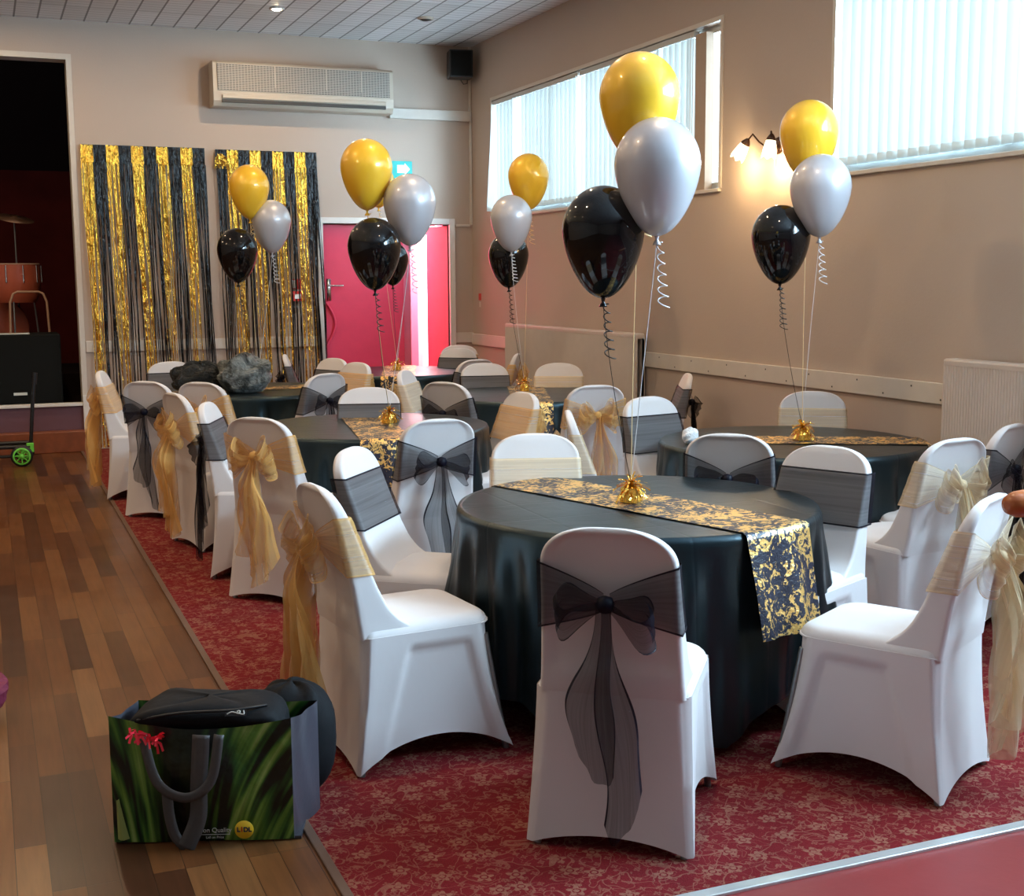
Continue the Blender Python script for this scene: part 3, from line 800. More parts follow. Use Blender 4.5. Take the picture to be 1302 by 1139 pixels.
def back_mesh():
    rows = []
    zs = [0.44 + 0.36 * i / 20 for i in range(21)] + [0.80 + 0.12 * math.sin(PI / 2 * i / 16) for i in range(1, 17)]
    for z in zs:
        hw = max(hw_back(z), 0.004); yr = interp(YR, z); yf = interp(YF, z)
        th = yf - yr
        if z > 0.895:
            q = (z - 0.895) / 0.025; sh = th * 0.5 * (1 - math.sqrt(max(0, 1 - min(1, q) ** 2))) * 0.9
            yr += sh; yf -= sh
        rr = min(0.016, (yf - yr) * 0.45)
        ring = rring(hw, yr, yf, rr, rr, z, 20, 6)
        out = []
        for (x, y, zz) in ring:
            rim = min(hw - abs(x), (0.92 - z) * 1.3 if z > 0.75 else 1)
            if y < (yr + yf) / 2 and z > 0.50: y += 0.010 * smooth01(0.016, 0.034, rim) * smooth01(0.48, 0.56, z)
            elif z > 0.5: y -= 0.004 * smooth01(0.004, 0.02, rim)
            out.append((x, y, zz))
        rows.append(out)
    mb_ = MB().grid(rows, cu=True); mb_.fan(rows[-1])
    return mb_
def sash_band(zk=0.725, w_front=0.095, seed=0):
    r_ = random.Random(seed)
    rows = []
    path = []                                    # (where, value)
    for k in range(10): path.append(('r', 0.008 + (0.182 * k / 9)))
    for k in range(1, 4): path.append(('s', k / 4))
    for k in range(17): path.append(('f', 1 - 2 * k / 16))
    for k in range(1, 4): path.append(('S', 1 - k / 4))
    for k in range(10): path.append(('r', -0.190 + 0.182 * k / 9))
    nt_ = 13
    for idx, (wh, v_) in enumerate(path):
        row = []
        for j in range(nt_):
            t_ = j / (nt_ - 1) - 0.5
            q = abs(v_) / 0.19 if wh == 'r' else 1.0
            half = 0.018 + (w_front - 0.018) * (q ** 0.75) if wh == 'r' else w_front
            zc_ = zk + 0.008 * q if wh == 'r' else zk + 0.008
            z = zc_ + 2 * t_ * half
            hw = hw_back(z) + 0.005
            pl = 0.0025 * math.sin(j * 2.4 + seed) * (1.5 - q)
            if wh == 'r': x = v_ / 0.19 * hw; y = interp(YR, z) - 0.006 - 0.014 * (1 - q) ** 2 - abs(pl) - 0.002
            elif wh == 's': x = hw; y = interp(YR, z) + (interp(YF, z) - interp(YR, z)) * v_
            elif wh == 'S': x = -hw; y = interp(YR, z) + (interp(YF, z) - interp(YR, z)) * v_
            else: x = v_ * hw * (0.985); y = interp(YF, z) + 0.005 + 0.001 * math.sin(j * 1.9)
            row.append((x, y, z))
        rows.append(row)
    return MB().grid(rows, uv=True)
def sash_loop(sgn, zk, Lx, wmax, droop, yoff, seed, up=0.0):
    r_ = random.Random(seed); rows = []; n = 22; m_ = 9
    for i in range(n + 1):
        a_ = i / n; s_ = math.sin(PI * a_)
        x = sgn * (0.006 + Lx * s_ ** 0.85)
        z = zk - droop * s_ + (0.028 + up) * math.sin(2 * PI * a_)
        y = -0.345 + (zk - 0.725) * -0.2 - yoff - 0.035 * s_ * (1 + 0.6 * math.cos(2 * PI * a_)) + 0.022 * math.sin(2 * PI * a_)
        w_ = 0.018 + wmax * s_ ** 0.7
        row = []
        for j in range(m_):
            q = j / (m_ - 1) - 0.5
            row.append((x + 0.006 * math.sin(j * 2.2 + seed) * s_, y - w_ * q * 0.35 + 0.007 * math.sin(j * 1.9 + seed + 4 * a_) * s_, z + w_ * q * 0.94 + 0.004 * math.sin(i * 0.9 + seed)))
        rows.append(row)
    return MB().grid(rows, uv=True)
def sash_tail(x0, zk, length, w0, w1, seed, drift=0.0, yoff=0.0, puff=1.0):
    r_ = random.Random(seed); rows = []; n = 34; m_ = 13
    ph = r_.uniform(0, 6); side = r_.choice((-1, 1))
    for i in range(n + 1):
        a_ = i / n
        w_ = w0 + (w1 - w0) * smooth01(0, 0.7, a_)
        row = []
        for j in range(m_):
            q = j / (m_ - 1) - 0.5
            # the end is cut on the slant and rounds off
            ln = length * (1 - 0.16 * (0.5 + side * q) ** 1.5 - 0.10 * (2 * abs(q)) ** 4)
            z = zk - 0.01 - ln * a_
            amp = (0.012 * min(1, a_ * 4) + 0.004) * puff
            sway = 0.014 * math.sin(5.5 * a_ + ph) * min(1, a_ * 2)
            x = x0 * (0.3 + 0.7 * a_) + drift * a_ + w_ * q * (1 + 0.15 * math.sin(9 * a_ + ph)) + sway
            yb_ = -0.350 if z > 0.3 else -0.350 + 0.02 * (0.3 - z)
            y = yb_ - yoff - 0.012 * puff * min(1, a_ * 3) + amp * math.sin(q * 13 + ph + 3.5 * a_)
            row.append((x, y, z))
        rows.append(row)
    return MB().grid(rows, uv=True)
class P: pass
def chair_proto(kind, seed):
    """kind: black, gold, champagne (gold paled by window light)"""
    mat = {'black': 'black_organza', 'gold': 'gold_organza', 'champagne': 'daylit_gold_organza'}[kind]
    root = thing('banquet_chair', 'x', 'chair')
    skirt_mesh(seed).build('skirt', 'spandex', root)
    seat_mesh().build('seat', 'spandex', root)
    back_mesh().build('backrest', 'spandex', root)
    for sx_, sy_ in ((-1, -1), (1, -1), (1, 1), (-1, 1)):
        MB().tube([(sx_ * 0.18, sy_ * 0.19, 0.40), (sx_ * 0.207, -0.268 if sy_ < 0 else 0.254, 0.0)], 0.011, 8).build('leg', 'leg_metal', root)
    r_ = random.Random(seed); zk = 0.725 + r_.uniform(-0.01, 0.01)
    sash = sash_band(zk, 0.095 if kind != 'black' else 0.098, seed).build('sash', mat, root)
    MB().lathe([(0.004, -0.024), (0.020, -0.018), (0.026, 0), (0.020, 0.018), (0.004, 0.024)], 14, (0, -0.352, zk)).build('knot', mat, sash)
    if kind == 'black':
        sash_loop(1, zk - 0.008, 0.125, 0.10, 0.045, 0.006, seed + 1).build('bow_loop', mat, sash)
        sash_loop(-1, zk, 0.125, 0.10, 0.025, 0.006, seed + 2).build('bow_loop', mat, sash)
        sash_tail(-0.02, zk, 0.50, 0.035, 0.12, seed + 3, -0.01, 0.004).build('tail', mat, sash)
        sash_tail(0.02, zk, 0.66, 0.03, 0.10, seed + 4, 0.03, 0.014).build('tail', mat, sash)
    else:
        for k, (sg, lx, wm, dr, up) in enumerate([(1, 0.115, 0.12, 0.035, 0.0), (-1, 0.12, 0.12, 0.015, 0.01), (1, 0.085, 0.11, -0.03, 0.015), (-1, 0.08, 0.10, -0.035, 0.0)]):
            sash_loop(sg, zk - 0.004 * k, lx, wm, dr, 0.004 + 0.012 * (k // 2), seed + k, up).build('bow_loop', mat, sash)
        sash_tail(0.01, zk, 0.64, 0.04, 0.17, seed + 3, 0.03, 0.004, 2.6).build('tail', mat, sash)
        sash_tail(0.03, zk, 0.52, 0.035, 0.16, seed + 4, -0.03, 0.022, 2.6).build('tail', mat, sash)
    return root
protos = {}
used = set()
# top x, top y (plan position of the top of the back), heading in degrees from +Y towards +X, sash, seed, label
CH = [
 (1.51, 2.99, 38, 'black', 1, 'white covered chair with black organza bow, nearest the camera, back turned to it'),
 (0.97, 4.03, 84, 'gold', 2, 'white covered chair with drooping gold bow at the front table, beside the shopping bag'),
 (1.32, 4.86, 128, 'black', 3, 'white chair with black sash facing right, just behind the gold-bowed one by the shopping bag'),
 (2.16, 4.97, 198, 'champagne', 4, 'white chair with plain cream sash facing the camera behind the front table'),
 (3.05, 4.11, -116, 'black', 5, 'white chair with wide flat black sash at the right edge of the front table'),
 (2.81, 2.97, -30, 'champagne', 6, 'white chair with champagne bow in the right foreground, seat pushed to the front table'),
 (2.69, 5.76, 113, 'champagne', 7, 'white chair with cream sash seen side-on at the left of the right table'),
 (2.91, 4.62, 40, 'black', 8, 'white chair with black bow, back to camera, between the front and right tables'),
 (3.67, 4.09, -8, 'champagne', 9, 'white chair with pale gold bow at the near side of the right table'),
 (4.24, 4.38, -25, 'black', 10, 'white chair with black bow cut off by the right edge of the photo'),
 (4.43, 6.14, 214, 'champagne', 11, 'white chair with cream sash facing the camera behind the right table, under the dado rail'),
 (4.50, 7.68, -66, 'black', 12, 'white chair with black bow seen side-on near the right wall beyond the right table'),
 (3.41, 6.26, 168, 'black', 13, 'white chair with blue-black sash facing the camera, left behind the right table'),
 (3.50, 7.09, 8, 'gold', 14, 'white chair with gold bow, back to camera, below the far window'),
 (2.90, 6.83, -97, 'gold', 15, 'white chair with flat gold sash facing left between the two middle tables'),
 (4.14, 9.05, 206, 'champagne', 16, 'white chair with cream sash facing the camera in front of the long radiator'),
 (4.33, 10.35, -60, 'gold', 17, 'white chair with gold bow seen side-on at the left end of the long radiator'),
 (3.62, 9.32, 192, 'black', 18, 'white chair with grey-black sash facing forward behind the table below the far window'),
 (3.74, 9.80, -14, 'black', 19, 'white chair with black sash, back to the camera, near right of the farthest table'),
 (4.18, 11.42, 224, 'black', 20, 'white chair with black sash facing the camera at the far right of the door table'),
 (4.38, 11.95, 214, 'champagne', 21, 'white chair with cream sash farthest in the room corner'),
 (2.73, 7.74, 56, 'black', 22, 'white chair with black bow at the near left of the table under the far window'),
 (2.82, 8.87, 124, 'champagne', 23, 'white chair with cream sash seen side-on left of the table under the far window'),
 (2.75, 9.88, -112, 'gold', 24, 'white chair with flat gold sash facing left in front of the red door'),
  (2.72, 10.50, -115, 'black', 25, 'white chair with dark sash half hidden, before the left edge of the red door'),
 (2.23, 8.83, -28, 'black', 26, 'white chair with blue-black bow at the near right of the table with the bin bags'),
 (2.17, 7.55, 197, 'black', 27, 'white chair with brown-black sash facing the camera behind the middle table'),
 (1.98, 5.70, -2, 'black', 28, 'white chair with large black bow at the near side of the middle table'),
 (1.20, 6.15, 48, 'gold', 29, 'white chair with long gold bow at the near left of the middle table'),
 (1.10, 7.02, 112, 'black', 30, 'white chair with black bow facing right at the left of the middle table'),
 (1.02, 7.70, 76, 'gold', 31, 'white chair with gold bow between the two black-bowed chairs on the carpet edge'),
 (1.29, 8.45, 46, 'gold', 32, 'white chair with gold sash half hidden in front of the table with the bin bags'),
 (0.97, 8.69, 42, 'black', 33, 'white chair with long black bow second from the far end of the carpet edge'),
 (0.78, 9.82, 104, 'gold', 34, 'white chair with gold bow and cream front band facing right, farthest along the carpet edge'),
 (1.40, 10.69, 180, 'black', 35, 'white chair with pale blue-black sash facing the camera before the left foil curtain'),
 (2.46, 11.22, 104, 'black', 36, 'white chair with dark sash seen edge-on before the right foil curtain'),
]
for (x, y, hd_, kind, seed, label) in CH:
    key = (kind, seed % 3)
    if key not in protos: protos[key] = chair_proto(kind, seed); o = protos[key]
    else: o = copy_tree(protos[key])
    th = math.radians(hd_); f = Vector((math.sin(th), math.cos(th)))
    o.location = (x + 0.33 * f.x, y + 0.33 * f.y, 0.004)
    o.rotation_euler = (0, 0, -th); o.scale = (1.015,) * 3
    tag(o, label, 'chair', 'white covered banquet chairs with organza sashes')

# ------------------------------------------------------------------ tables
RT = 0.67
def cloth_profile(th, seed, sq):
    r_ = random.Random(seed)
    k = 1.34 / max(abs(math.cos(th - sq)), abs(math.sin(th - sq))) - RT
    return min(0.71, max(0.56, k * 0.9))
def make_table(x, y, seed, sq, lab, clab, drop=None):
    t_ = thing('round_table', lab, 'table', (x, y, 0.004), 0, 'round banquet tables')
    MB().lathe([(0.0, 0.715), (RT - 0.01, 0.715), (RT - 0.004, 0.722), (RT - 0.004, 0.738), (RT - 0.01, 0.744), (0, 0.744)], 64, capb=False, capt=False).build('tabletop', 'beige_post', t_)
    for a_ in (45, 135, 225, 315):
        c_, s_ = math.cos(math.radians(a_)), math.sin(math.radians(a_))
        MB().tube([(c_ * 0.32, s_ * 0.32, 0.714), (c_ * 0.36, s_ * 0.36, 0.0)], 0.013).build('leg', 'leg_metal', t_)
    n = 240; rows = []
    r_ = random.Random(seed)
    folds = [(r_.uniform(0, 2 * PI), r_.choice((9, 13, 16, 21)), r_.uniform(0.4, 1)) for _ in range(3)]
    zt = 0.7495
    rings = [0.02, 0.2, 0.4, 0.55, RT - 0.05, RT - 0.012]
    for q in rings:
        rows.append([(q * math.cos(2 * PI * k / n), q * math.sin(2 * PI * k / n), zt + 0.0008 * math.sin(9 * q + k * 0.05)) for k in range(n)])
    for m_ in range(26):
        row = []
        for k in range(n):
            th = 2 * PI * k / n
            dl = cloth_profile(th, seed, sq)
            d = dl * (m_ / 25.0) ** 1.15
            f = 0
            for ph, fr, am in folds: f += am * math.sin(fr * th + ph)
            f = f / 2.0
            f = max(-1.0, min(1.0, 1.3 * f)); f = 1 - 2 * math.sqrt(abs((1 - f) / 2)) if f > -1 else -1.0
            corner = max(0.0, (dl - 0.60) / 0.11)
            g = smooth01(0.02, 0.6, d)
            rad = RT + 0.004 + 0.010 * math.sin(min(1, d / 0.02) * PI / 2) + 0.012 * g + (0.055 * f + 0.05 * corner) * g + (0.020 * abs(math.sin(8.5 * th + seed)) - 0.010 + 0.008 * math.sin(31 * th + seed)) * smooth01(0, 0.18, d)
            row.append((rad * math.cos(th), rad * math.sin(th), zt - 0.004 * min(1, d / 0.02) - d))
        rows.append(row)
    mb_ = MB().grid(rows, cu=True); mb_.fan(rows[0], True)
    c = mb_.build('tablecloth', 'black_sheet', None)
    c.location = (x, y, 0.004)
    tag(c, clab, 'tablecloth', 'round black plastic tablecloths')
    return c
def runner(x, y, dx, dy, wd, hangs, label, reach=(9, 9), seed=0):
    d_ = Vector((dx, dy)).normalized(); p_ = Vector((-d_.y, d_.x))
    rows = []; nl = 90; nw = 14
    for i in range(nl + 1):
        row = []
        for j in range(nw + 1):
            lat = wd * (j / nw - 0.5)
            c_ = math.sqrt(RT * RT - lat * lat) + 0.010
            tot0 = min(reach[0], c_ + hangs[0]); tot1 = min(reach[1], c_ + hangs[1])
            s_ = -tot0 + (tot0 + tot1) * i / nl
            e = abs(s_) - c_
            sg = 1 if s_ > 0 else -1
            if e <= 0: lo = s_; z = 0.7545 + 0.0008 * math.sin(14 * s_ + j)
            else:
                rr = 0.014; ang = min(PI / 2, e / rr)
                rest = max(0, e - rr * PI / 2)
                lo = sg * (c_ + rr * math.sin(ang) + rest * 0.20 + 0.012 * math.sin(j * 0.8 + 1) * min(1, rest * 6))
                z = 0.7545 - rr * (1 - math.cos(ang)) - rest
            row.append((d_.x * lo + p_.x * lat, d_.y * lo + p_.y * lat, z))
        rows.append(row)
    o_ = MB().grid(rows, uv=True).build('table_runner', 'runner_foil', None)
    o_.location = (x, y, 0.004)
    tag(o_, label, 'table runner', 'gold and black foil table runners')
def weight(x, y, label, seed, big=1.0):
    w_ = thing('balloon_weight', label, 'balloon weight', (x, y, 0.7595), seed * 0.7, 'gold foil balloon weights')
    mb_ = MB(); rows = []
    for z, s_ in ((0, 0.030), (0.002, 0.033), (0.03, 0.031), (0.055, 0.026), (0.062, 0.015)):
        rows.append([(s_ * sx_ * (1 + 0.05 * math.sin(7 * z + k)), s_ * sy_, z) for k, (sx_, sy_) in enumerate(((-1, -1), (0, -1.05), (1, -1), (1.05, 0), (1, 1), (0, 1.05), (-1, 1), (-1.05, 0)))])
    mb_.grid(rows, cu=True).fan(rows[0], True).fan(rows[-1])
    mb_.build('base', 'bright_gold_foil', w_, smooth=False)
    r_ = random.Random(seed); mb_ = MB()
    for k in range(60):
        a_ = r_.uniform(0, 2 * PI); el = r_.uniform(-0.5, 1.4); ln = r_.uniform(0.05, 0.085)
        d_ = Vector((math.cos(a_) * math.cos(el), math.sin(a_) * math.cos(el), math.sin(el)))
        sd_ = d_.cross(Vector((0, 0, 1))).normalized() * r_.uniform(0.003, 0.006)
        rows = []
        for q in range(5):
            u = q / 4; p_ = Vector((0, 0, 0.068)) + d_ * ln * u + Vector((0, 0, -0.035 * u * u))
            tw = Matrix.Rotation(u * r_.uniform(-1, 1), 3, d_)
            s2 = tw @ sd_
            rows.append([p_ - s2, p_ + s2])
        mb_.grid(rows)
    mb_.build('tuft', 'bright_gold_foil', w_, smooth=False)
TB = {
 'T1': (2.25, 4.21, 1, 0.35, 'round banquet table in the foreground', 'black plastic tablecloth on the front table, hanging in folds'),
 'T2': (3.84, 5.50, 2, 0.9, 'round banquet table at the right, by the window wall', 'black plastic tablecloth on the right table by the dado rail'),
 'T3': (2.06, 7.12, 3, 0.2, 'round banquet table in the middle of the left row', 'black plastic tablecloth on the middle table of the left row'),
 'T4': (3.68, 8.58, 4, 0.6, 'round banquet table under the far high window', 'black plastic tablecloth on the table in front of the long radiator'),
 'T5': (1.93, 9.85, 5, 0.1, 'round banquet table carrying the crumpled bin bags', 'black plastic tablecloth under the crumpled bin bags'),
 'T6': (3.53, 11.25, 6, 0.4, 'round banquet table before the red doors', 'black plastic tablecloth on the farthest table before the red doors'),
}
for k, (x, y, s_, sq, l1, l2) in TB.items(): make_table(x, y, s_, sq, l1, l2)
runner(2.25, 4.21, 0.36, -1.16, 0.33, (0.25, 0.36), 'gold and black patterned foil runner across the front table, one end hanging down')
runner(3.84, 5.50, 0.88, -0.47, 0.30, (0.02, 0.03), 'gold and black foil runner lying across the right table', reach=(0.42, 9), seed=1)
runner(2.06, 7.12, -0.24, -1.4, 0.28, (0.2, 0.26), 'gold and black foil runner over the middle table of the left row', seed=2)
runner(3.68, 8.58, -0.54, -1.43, 0.28, (0.2, 0.26), 'gold and black foil runner on the table in front of the long radiator', seed=3)
runner(1.93, 9.85, 0.98, 0.15, 0.28, (0.0, 0.12), 'gold and black foil runner on the table with the bin bags', seed=4)
runner(3.53, 11.25, -0.47, -1.39, 0.30, (0.15, 0.25), 'gold and black foil runner on the farthest table before the red doors', seed=5)
WP = {'T1': (2.22, 4.20), 'T2': (3.88, 5.46), 'T3': (2.17, 7.13), 'T4': (3.72, 8.75), 'T5': (1.96, 9.95), 'T6': (3.52, 11.28)}
WL = {'T1': 'front table', 'T2': 'right table', 'T3': 'middle table of the left row', 'T4': 'table in front of the long radiator', 'T5': 'table with the bin bags', 'T6': 'farthest table before the red doors'}
for i, (k, p) in enumerate(WP.items()): weight(p[0], p[1], 'small gold foil tufted balloon weight on the ' + WL[k], i + 1)

# ------------------------------------------------------------------ balloons
def balloon_profile():
    out = []
    n = 40
    for i in range(n + 1):
        a_ = PI * i / n                          # 0 top .. pi bottom
        z = math.cos(a_)
        if z >= 0: r = math.sin(a_); zz = z * 1.08
        else:
            r = math.sin(a_) * (1 - 0.13 * (-z) ** 1.3); zz = z * 1.62
            r = max(r * (1 - 0.06 * (-z)), 0.055 if i < n else 0.045)
        out.append((r, zz))
    return out
BP = balloon_profile()
def balloon(kind, x, y, z, R, table, seed, curl_len=0.22, lean=(0, 0)):
    names = {'g': ('balloon_gold', 'ribbon_gold', 'metallic gold', 'gold'), 's': ('balloon_silver', 'ribbon_white', 'pearly silver', 'silver'), 'b': ('balloon_black', 'ribbon_black', 'glossy black', 'black')}
    bm_, rm_, ad, cn = names[kind]
    pos = {'g': 'topmost', 's': 'middle', 'b': 'lowest'}[kind]
    zc_ = z + 0.27 * R                           # z given is the centre of the outline
    bx, by = WP[table]; z0 = 0.7595 + 0.07
    root = thing('balloon', '%s balloon, %s of the three over the %s' % (ad, pos, WL[table]), 'balloon', (x, y, z0), 0, 'helium balloons over the ' + WL[table])
    h = zc_ - z0
    env = MB().lathe([(r * R, h + q * R) for r, q in BP[::-1]], 40, capb=True, capt=False).build('envelope', bm_, root)
    env.rotation_euler = (lean[0], lean[1], 0)
    nz = h - 1.62 * R
    MB().lathe([(0.010, 0.004), (0.007, -0.006), (0.005, -0.012), (0.012, -0.022), (0.016, -0.030), (0.010, -0.030)], 12, (0, 0, nz)).build('knot', bm_, root)
    r_ = random.Random(seed)
    dx, dy = bx - x, by - y
    pts = []
    for k in range(15):
        u = k / 14; pts.append((dx * (u ** 1.15), dy * (u ** 1.15) + 0.01 * math.sin(PI * u), (nz - 0.012) * (1 - u) + 0.0 * u))
    rib = MB().tube(pts, 0.0015, 5).build('ribbon', rm_, root)
    pts = []; turns = r_.randint(6, 8); cl = curl_len * r_.uniform(0.85, 1.15)
    for k in range(turns * 12):
        u = k / (turns * 12 - 1); rr = 0.010 + 0.010 * u
        pts.append((0.012 + 0.018 * u * r_.choice((1, 1)) + rr * math.cos(k * PI / 6), rr * math.sin(k * PI / 6), nz - 0.02 - cl * u + 0.006 * math.sin(k * PI / 6)))
    MB().tube(pts, 0.0026, 4).build('curl', rm_, rib)
BL = [('g', 2.223, 4.16, 2.202, 0.145, 'T1'), ('s', 2.188, 3.96, 1.943, 0.150, 'T1'), ('b', 2.055, 4.11, 1.723, 0.147, 'T1'),
 ('g', 3.977, 5.60, 2.292, 0.150, 'T2'), ('s', 3.861, 5.33, 1.993, 0.150, 'T2'), ('b', 3.737, 5.48, 1.757, 0.147, 'T2'),
 ('g', 2.062, 7.13, 2.186, 0.148, 'T3'), ('s', 2.284, 7.03, 1.986, 0.150, 'T3'), ('b', 2.055, 6.98, 1.736, 0.150, 'T3'),
 ('g', 3.782, 8.80, 2.302, 0.152, 'T4'), ('s', 3.559, 8.60, 1.988, 0.150, 'T4'), ('b', 3.640, 8.85, 1.727, 0.150, 'T4'),
 ('g', 1.935, 9.90, 2.26, 0.152, 'T5'), ('s', 2.096, 9.90, 2.002, 0.150, 'T5'), ('b', 1.81, 9.80, 1.778, 0.152, 'T5'),
 ('g', 3.37, 11.28, 2.43, 0.145, 'T6'), ('s', 3.64, 11.22, 2.10, 0.145, 'T6'), ('b', 3.45, 11.15, 1.73, 0.145, 'T6')]
for i, (k, x, y, z, R, tb) in enumerate(BL): balloon(k, x, y, z, R, tb, i)

# ------------------------------------------------------------------ things on the tables
def crumple(name, mat, label, cat, loc, sc_, seed, amp=0.25, group=None):
    r_ = random.Random(seed); mb_ = MB(); rows = []; n, m_ = 36, 20
    ks = [(r_.uniform(0.6, 4), r_.uniform(1, 4.5), r_.uniform(0, 6), r_.uniform(0.3, 1)) for _ in range(7)]
    for i in range(m_ + 1):
        ph = PI * i / m_; row = []
        for j in range(n):
            th = 2 * PI * j / n
            q = sum(a_ * abs(math.sin(f1_ * th / 2 * 2 // 1 * 0 + round(f1_) * th + f2_ * ph + p_)) for f1_, f2_, p_, a_ in ks) / 4
            r1 = 1 - amp + amp * q
            z = max(0.0, (0.45 + 0.55 * math.cos(ph)) * sc_[2] * r1)
            row.append((sc_[0] * r1 * math.sin(ph) * math.cos(th), sc_[1] * r1 * math.sin(ph) * math.sin(th), z))
        rows.append(row)
    o_ = mb_.grid(rows, cu=True).build(name, mat, None, smooth=False)
    o_.location = loc
    return tag(o_, label, cat, group)
crumple('bin_bag', 'bin_bag_black', 'crumpled black plastic bin bag lying on the far left table', 'bin bag', (1.50, 9.80, 0.757), (0.25, 0.20, 0.24), 4, 0.45)
crumple('bin_bag', 'bin_bag_grey', 'crumpled grey translucent plastic bag beside the black one on the far left table', 'bin bag', (1.80, 9.62, 0.757), (0.22, 0.20, 0.30), 8, 0.4)
crumple('paper_napkin', 'tissue_white', 'crumpled white paper napkin at the left edge of the right table', 'napkin', (3.31, 5.62, 0.757), (0.05, 0.04, 0.085), 6, 0.4)

# ------------------------------------------------------------------ trolley
tr = thing('folding_trolley', 'black folding trolley with bright green wheels in front of the stage', 'trolley', (0.25, 11.75, 0.0), math.radians(-4))
mb = MB().tube([(-0.75, 0, 0.17), (0.07, 0, 0.17)], 0.018).tube([(-0.75, 0.3, 0.17), (0.07, 0.3, 0.17)], 0.018).tube([(0.07, 0, 0.17), (0.07, 0.3, 0.17)], 0.018).tube([(-0.75, 0, 0.09), (-0.10, 0, 0.09), (-0.03, 0, 0.12)], 0.014)
mb.build('platform', 'black_plastic', tr)
MB().tube([(0.07, 0.15, 0.17), (0.10, 0.15, 0.5), (0.13, 0.15, 0.78)], 0.016).tube([(0.125, 0.15, 0.70), (0.135, 0.15, 0.80)], 0.022).build('handle', 'black_plastic', tr)
for yy in (-0.03, 0.33):
    wh = MB().lathe([(0.058, -0.02), (0.085, -0.02), (0.092, -0.01), (0.092, 0.01), (0.085, 0.02), (0.058, 0.02)], 32, capb=False, capt=False).build('wheel', 'black_plastic', tr)
    wh.location = (0.0, yy, 0.092); wh.rotation_euler = (PI / 2, 0, 0)
    mb = MB().lathe([(0.060, -0.021), (0.074, -0.023), (0.074, 0.023), (0.060, 0.021)], 32, capb=False, capt=False).lathe([(0.004, -0.024), (0.018, -0.024), (0.018, 0.024), (0.004, 0.024)], 16)
    for k in range(8):
        a_ = k * PI / 4; mb.tube([(0.012 * math.cos(a_), 0.012 * math.sin(a_), 0), (0.064 * math.cos(a_), 0.064 * math.sin(a_), 0)], 0.006, 6)
    mb.build('hub', 'green_wheel', wh)
MB().box(0.04, 0.10, -0.015, 0.02, 0.12, 0.20).build('hinge', 'green_wheel', tr, smooth=False, bevel=0.005)

# ------------------------------------------------------------------ on the stage
struct('floor_drum_riser', MB().box(-2, 1.2, 13.65, 15.4, 0.44, 0.66), 'stage_dark')
am = thing('speaker_cabinet', 'large black speaker cabinet with a small white badge on the stage edge', 'speaker', (0.15, 13.05, 0.44))
MB().box(-0.62, 0.52, -0.25, 0.25, 0, 0.66).build('cabinet', 'black_cab', am, smooth=False, bevel=0.015)
MB().box(0.08, 0.20, -0.257, -0.25, 0.09, 0.115).build('badge', 'ink_white', am, smooth=False)
MB().box(-0.05, 0.25, -0.20, -0.02, 0.66, 0.668).build('paper', 'ink_white', am, smooth=False)
dr = thing('tom_drum', 'dark red drum with a pale skin on the stage', 'drum', (0.32, 14.0, 0.66))
mb = MB().lathe([(0.20, 0.72), (0.24, 0.80), (0.255, 0.95), (0.245, 1.10)], 32, (0, 0, 0)); mb.build('shell', 'drum_wood', dr)
MB().lathe([(0.0, 1.115), (0.248, 1.112), (0.25, 1.10)], 32, capb=False, capt=False).build('skin', 'drum_skin', dr)
for k in range(10):
    a_ = k * PI / 5; MB().tube([(0.26 * math.cos(a_), 0.26 * math.sin(a_), 1.09), (0.262 * math.cos(a_), 0.262 * math.sin(a_), 0.92)], 0.008, 6).build('lug', 'chrome', dr)
for a_ in (0.4, 2.5, 4.6): MB().tube([(0.19 * math.cos(a_), 0.19 * math.sin(a_), 0.8), (0.26 * math.cos(a_), 0.26 * math.sin(a_), 0.0)], 0.010, 6).build('leg', 'leg_metal', dr)
bd = thing('bass_drum', 'dark red bass drum behind the black cabinet on the stage', 'drum', (0.12, 14.45, 0.66))
o = MB().lathe([(0.29, -0.2), (0.30, -0.19), (0.30, 0.19), (0.29, 0.2)], 40, (0, 0, 0)).build('shell', 'drum_wood', bd); o.location = (0, 0, 0.45); o.rotation_euler = (PI / 2, 0, 0.2)
MB().tube([(-0.2, 0, 0.25), (-0.3, -0.1, 0)], 0.01).tube([(0.2, 0, 0.25), (0.3, -0.1, 0)], 0.01).build('leg', 'leg_metal', bd)
cy = thing('cymbal', 'brass cymbal on a stand above the red drums', 'cymbal', (0.36, 14.4, 0.66))
o = MB().lathe([(0.0, 0.03), (0.03, 0.025), (0.04, 0.012), (0.20, 0.0), (0.20, -0.002), (0.0, 0.008)], 36, capb=False, capt=False).build('plate', 'cymbal_brass', cy); o.location = (0, 0, 1.58); o.rotation_euler = (0.25, 0.15, 0)
MB().tube([(0, 0, 1.6), (0, 0, 0.35)], 0.009).build('pole', 'leg_metal', cy)
for a_ in (0.3, 2.4, 4.5): MB().tube([(0, 0, 0.5), (0.25 * math.cos(a_), 0.25 * math.sin(a_), 0)], 0.008).build('leg', 'leg_metal', cy)
cf = thing('stage_chair', 'chair with bare metal tube back standing behind the black cabinet', 'chair', (0.43, 13.55, 0.44))
MB().tube([(-0.19, 0, 0.42), (-0.17, 0.02, 0.95), (-0.14, 0.025, 1.03), (-0.10, 0.03, 1.05), (0.10, 0.03, 1.05), (0.14, 0.025, 1.03), (0.17, 0.02, 0.95), (0.19, 0, 0.42)], 0.012).build('back_frame', 'drum_skin', cf)
MB().box(-0.2, 0.2, -0.36, 0.02, 0.40, 0.45).build('seat', 'black_cab', cf, smooth=False, bevel=0.015)
for sx_, sy_ in ((-0.19, 0.0), (0.19, 0), (-0.19, -0.34), (0.19, -0.34)): MB().tube([(sx_, sy_, 0.41), (sx_ * 1.05, sy_, 0)], 0.011).build('leg', 'leg_metal', cf)

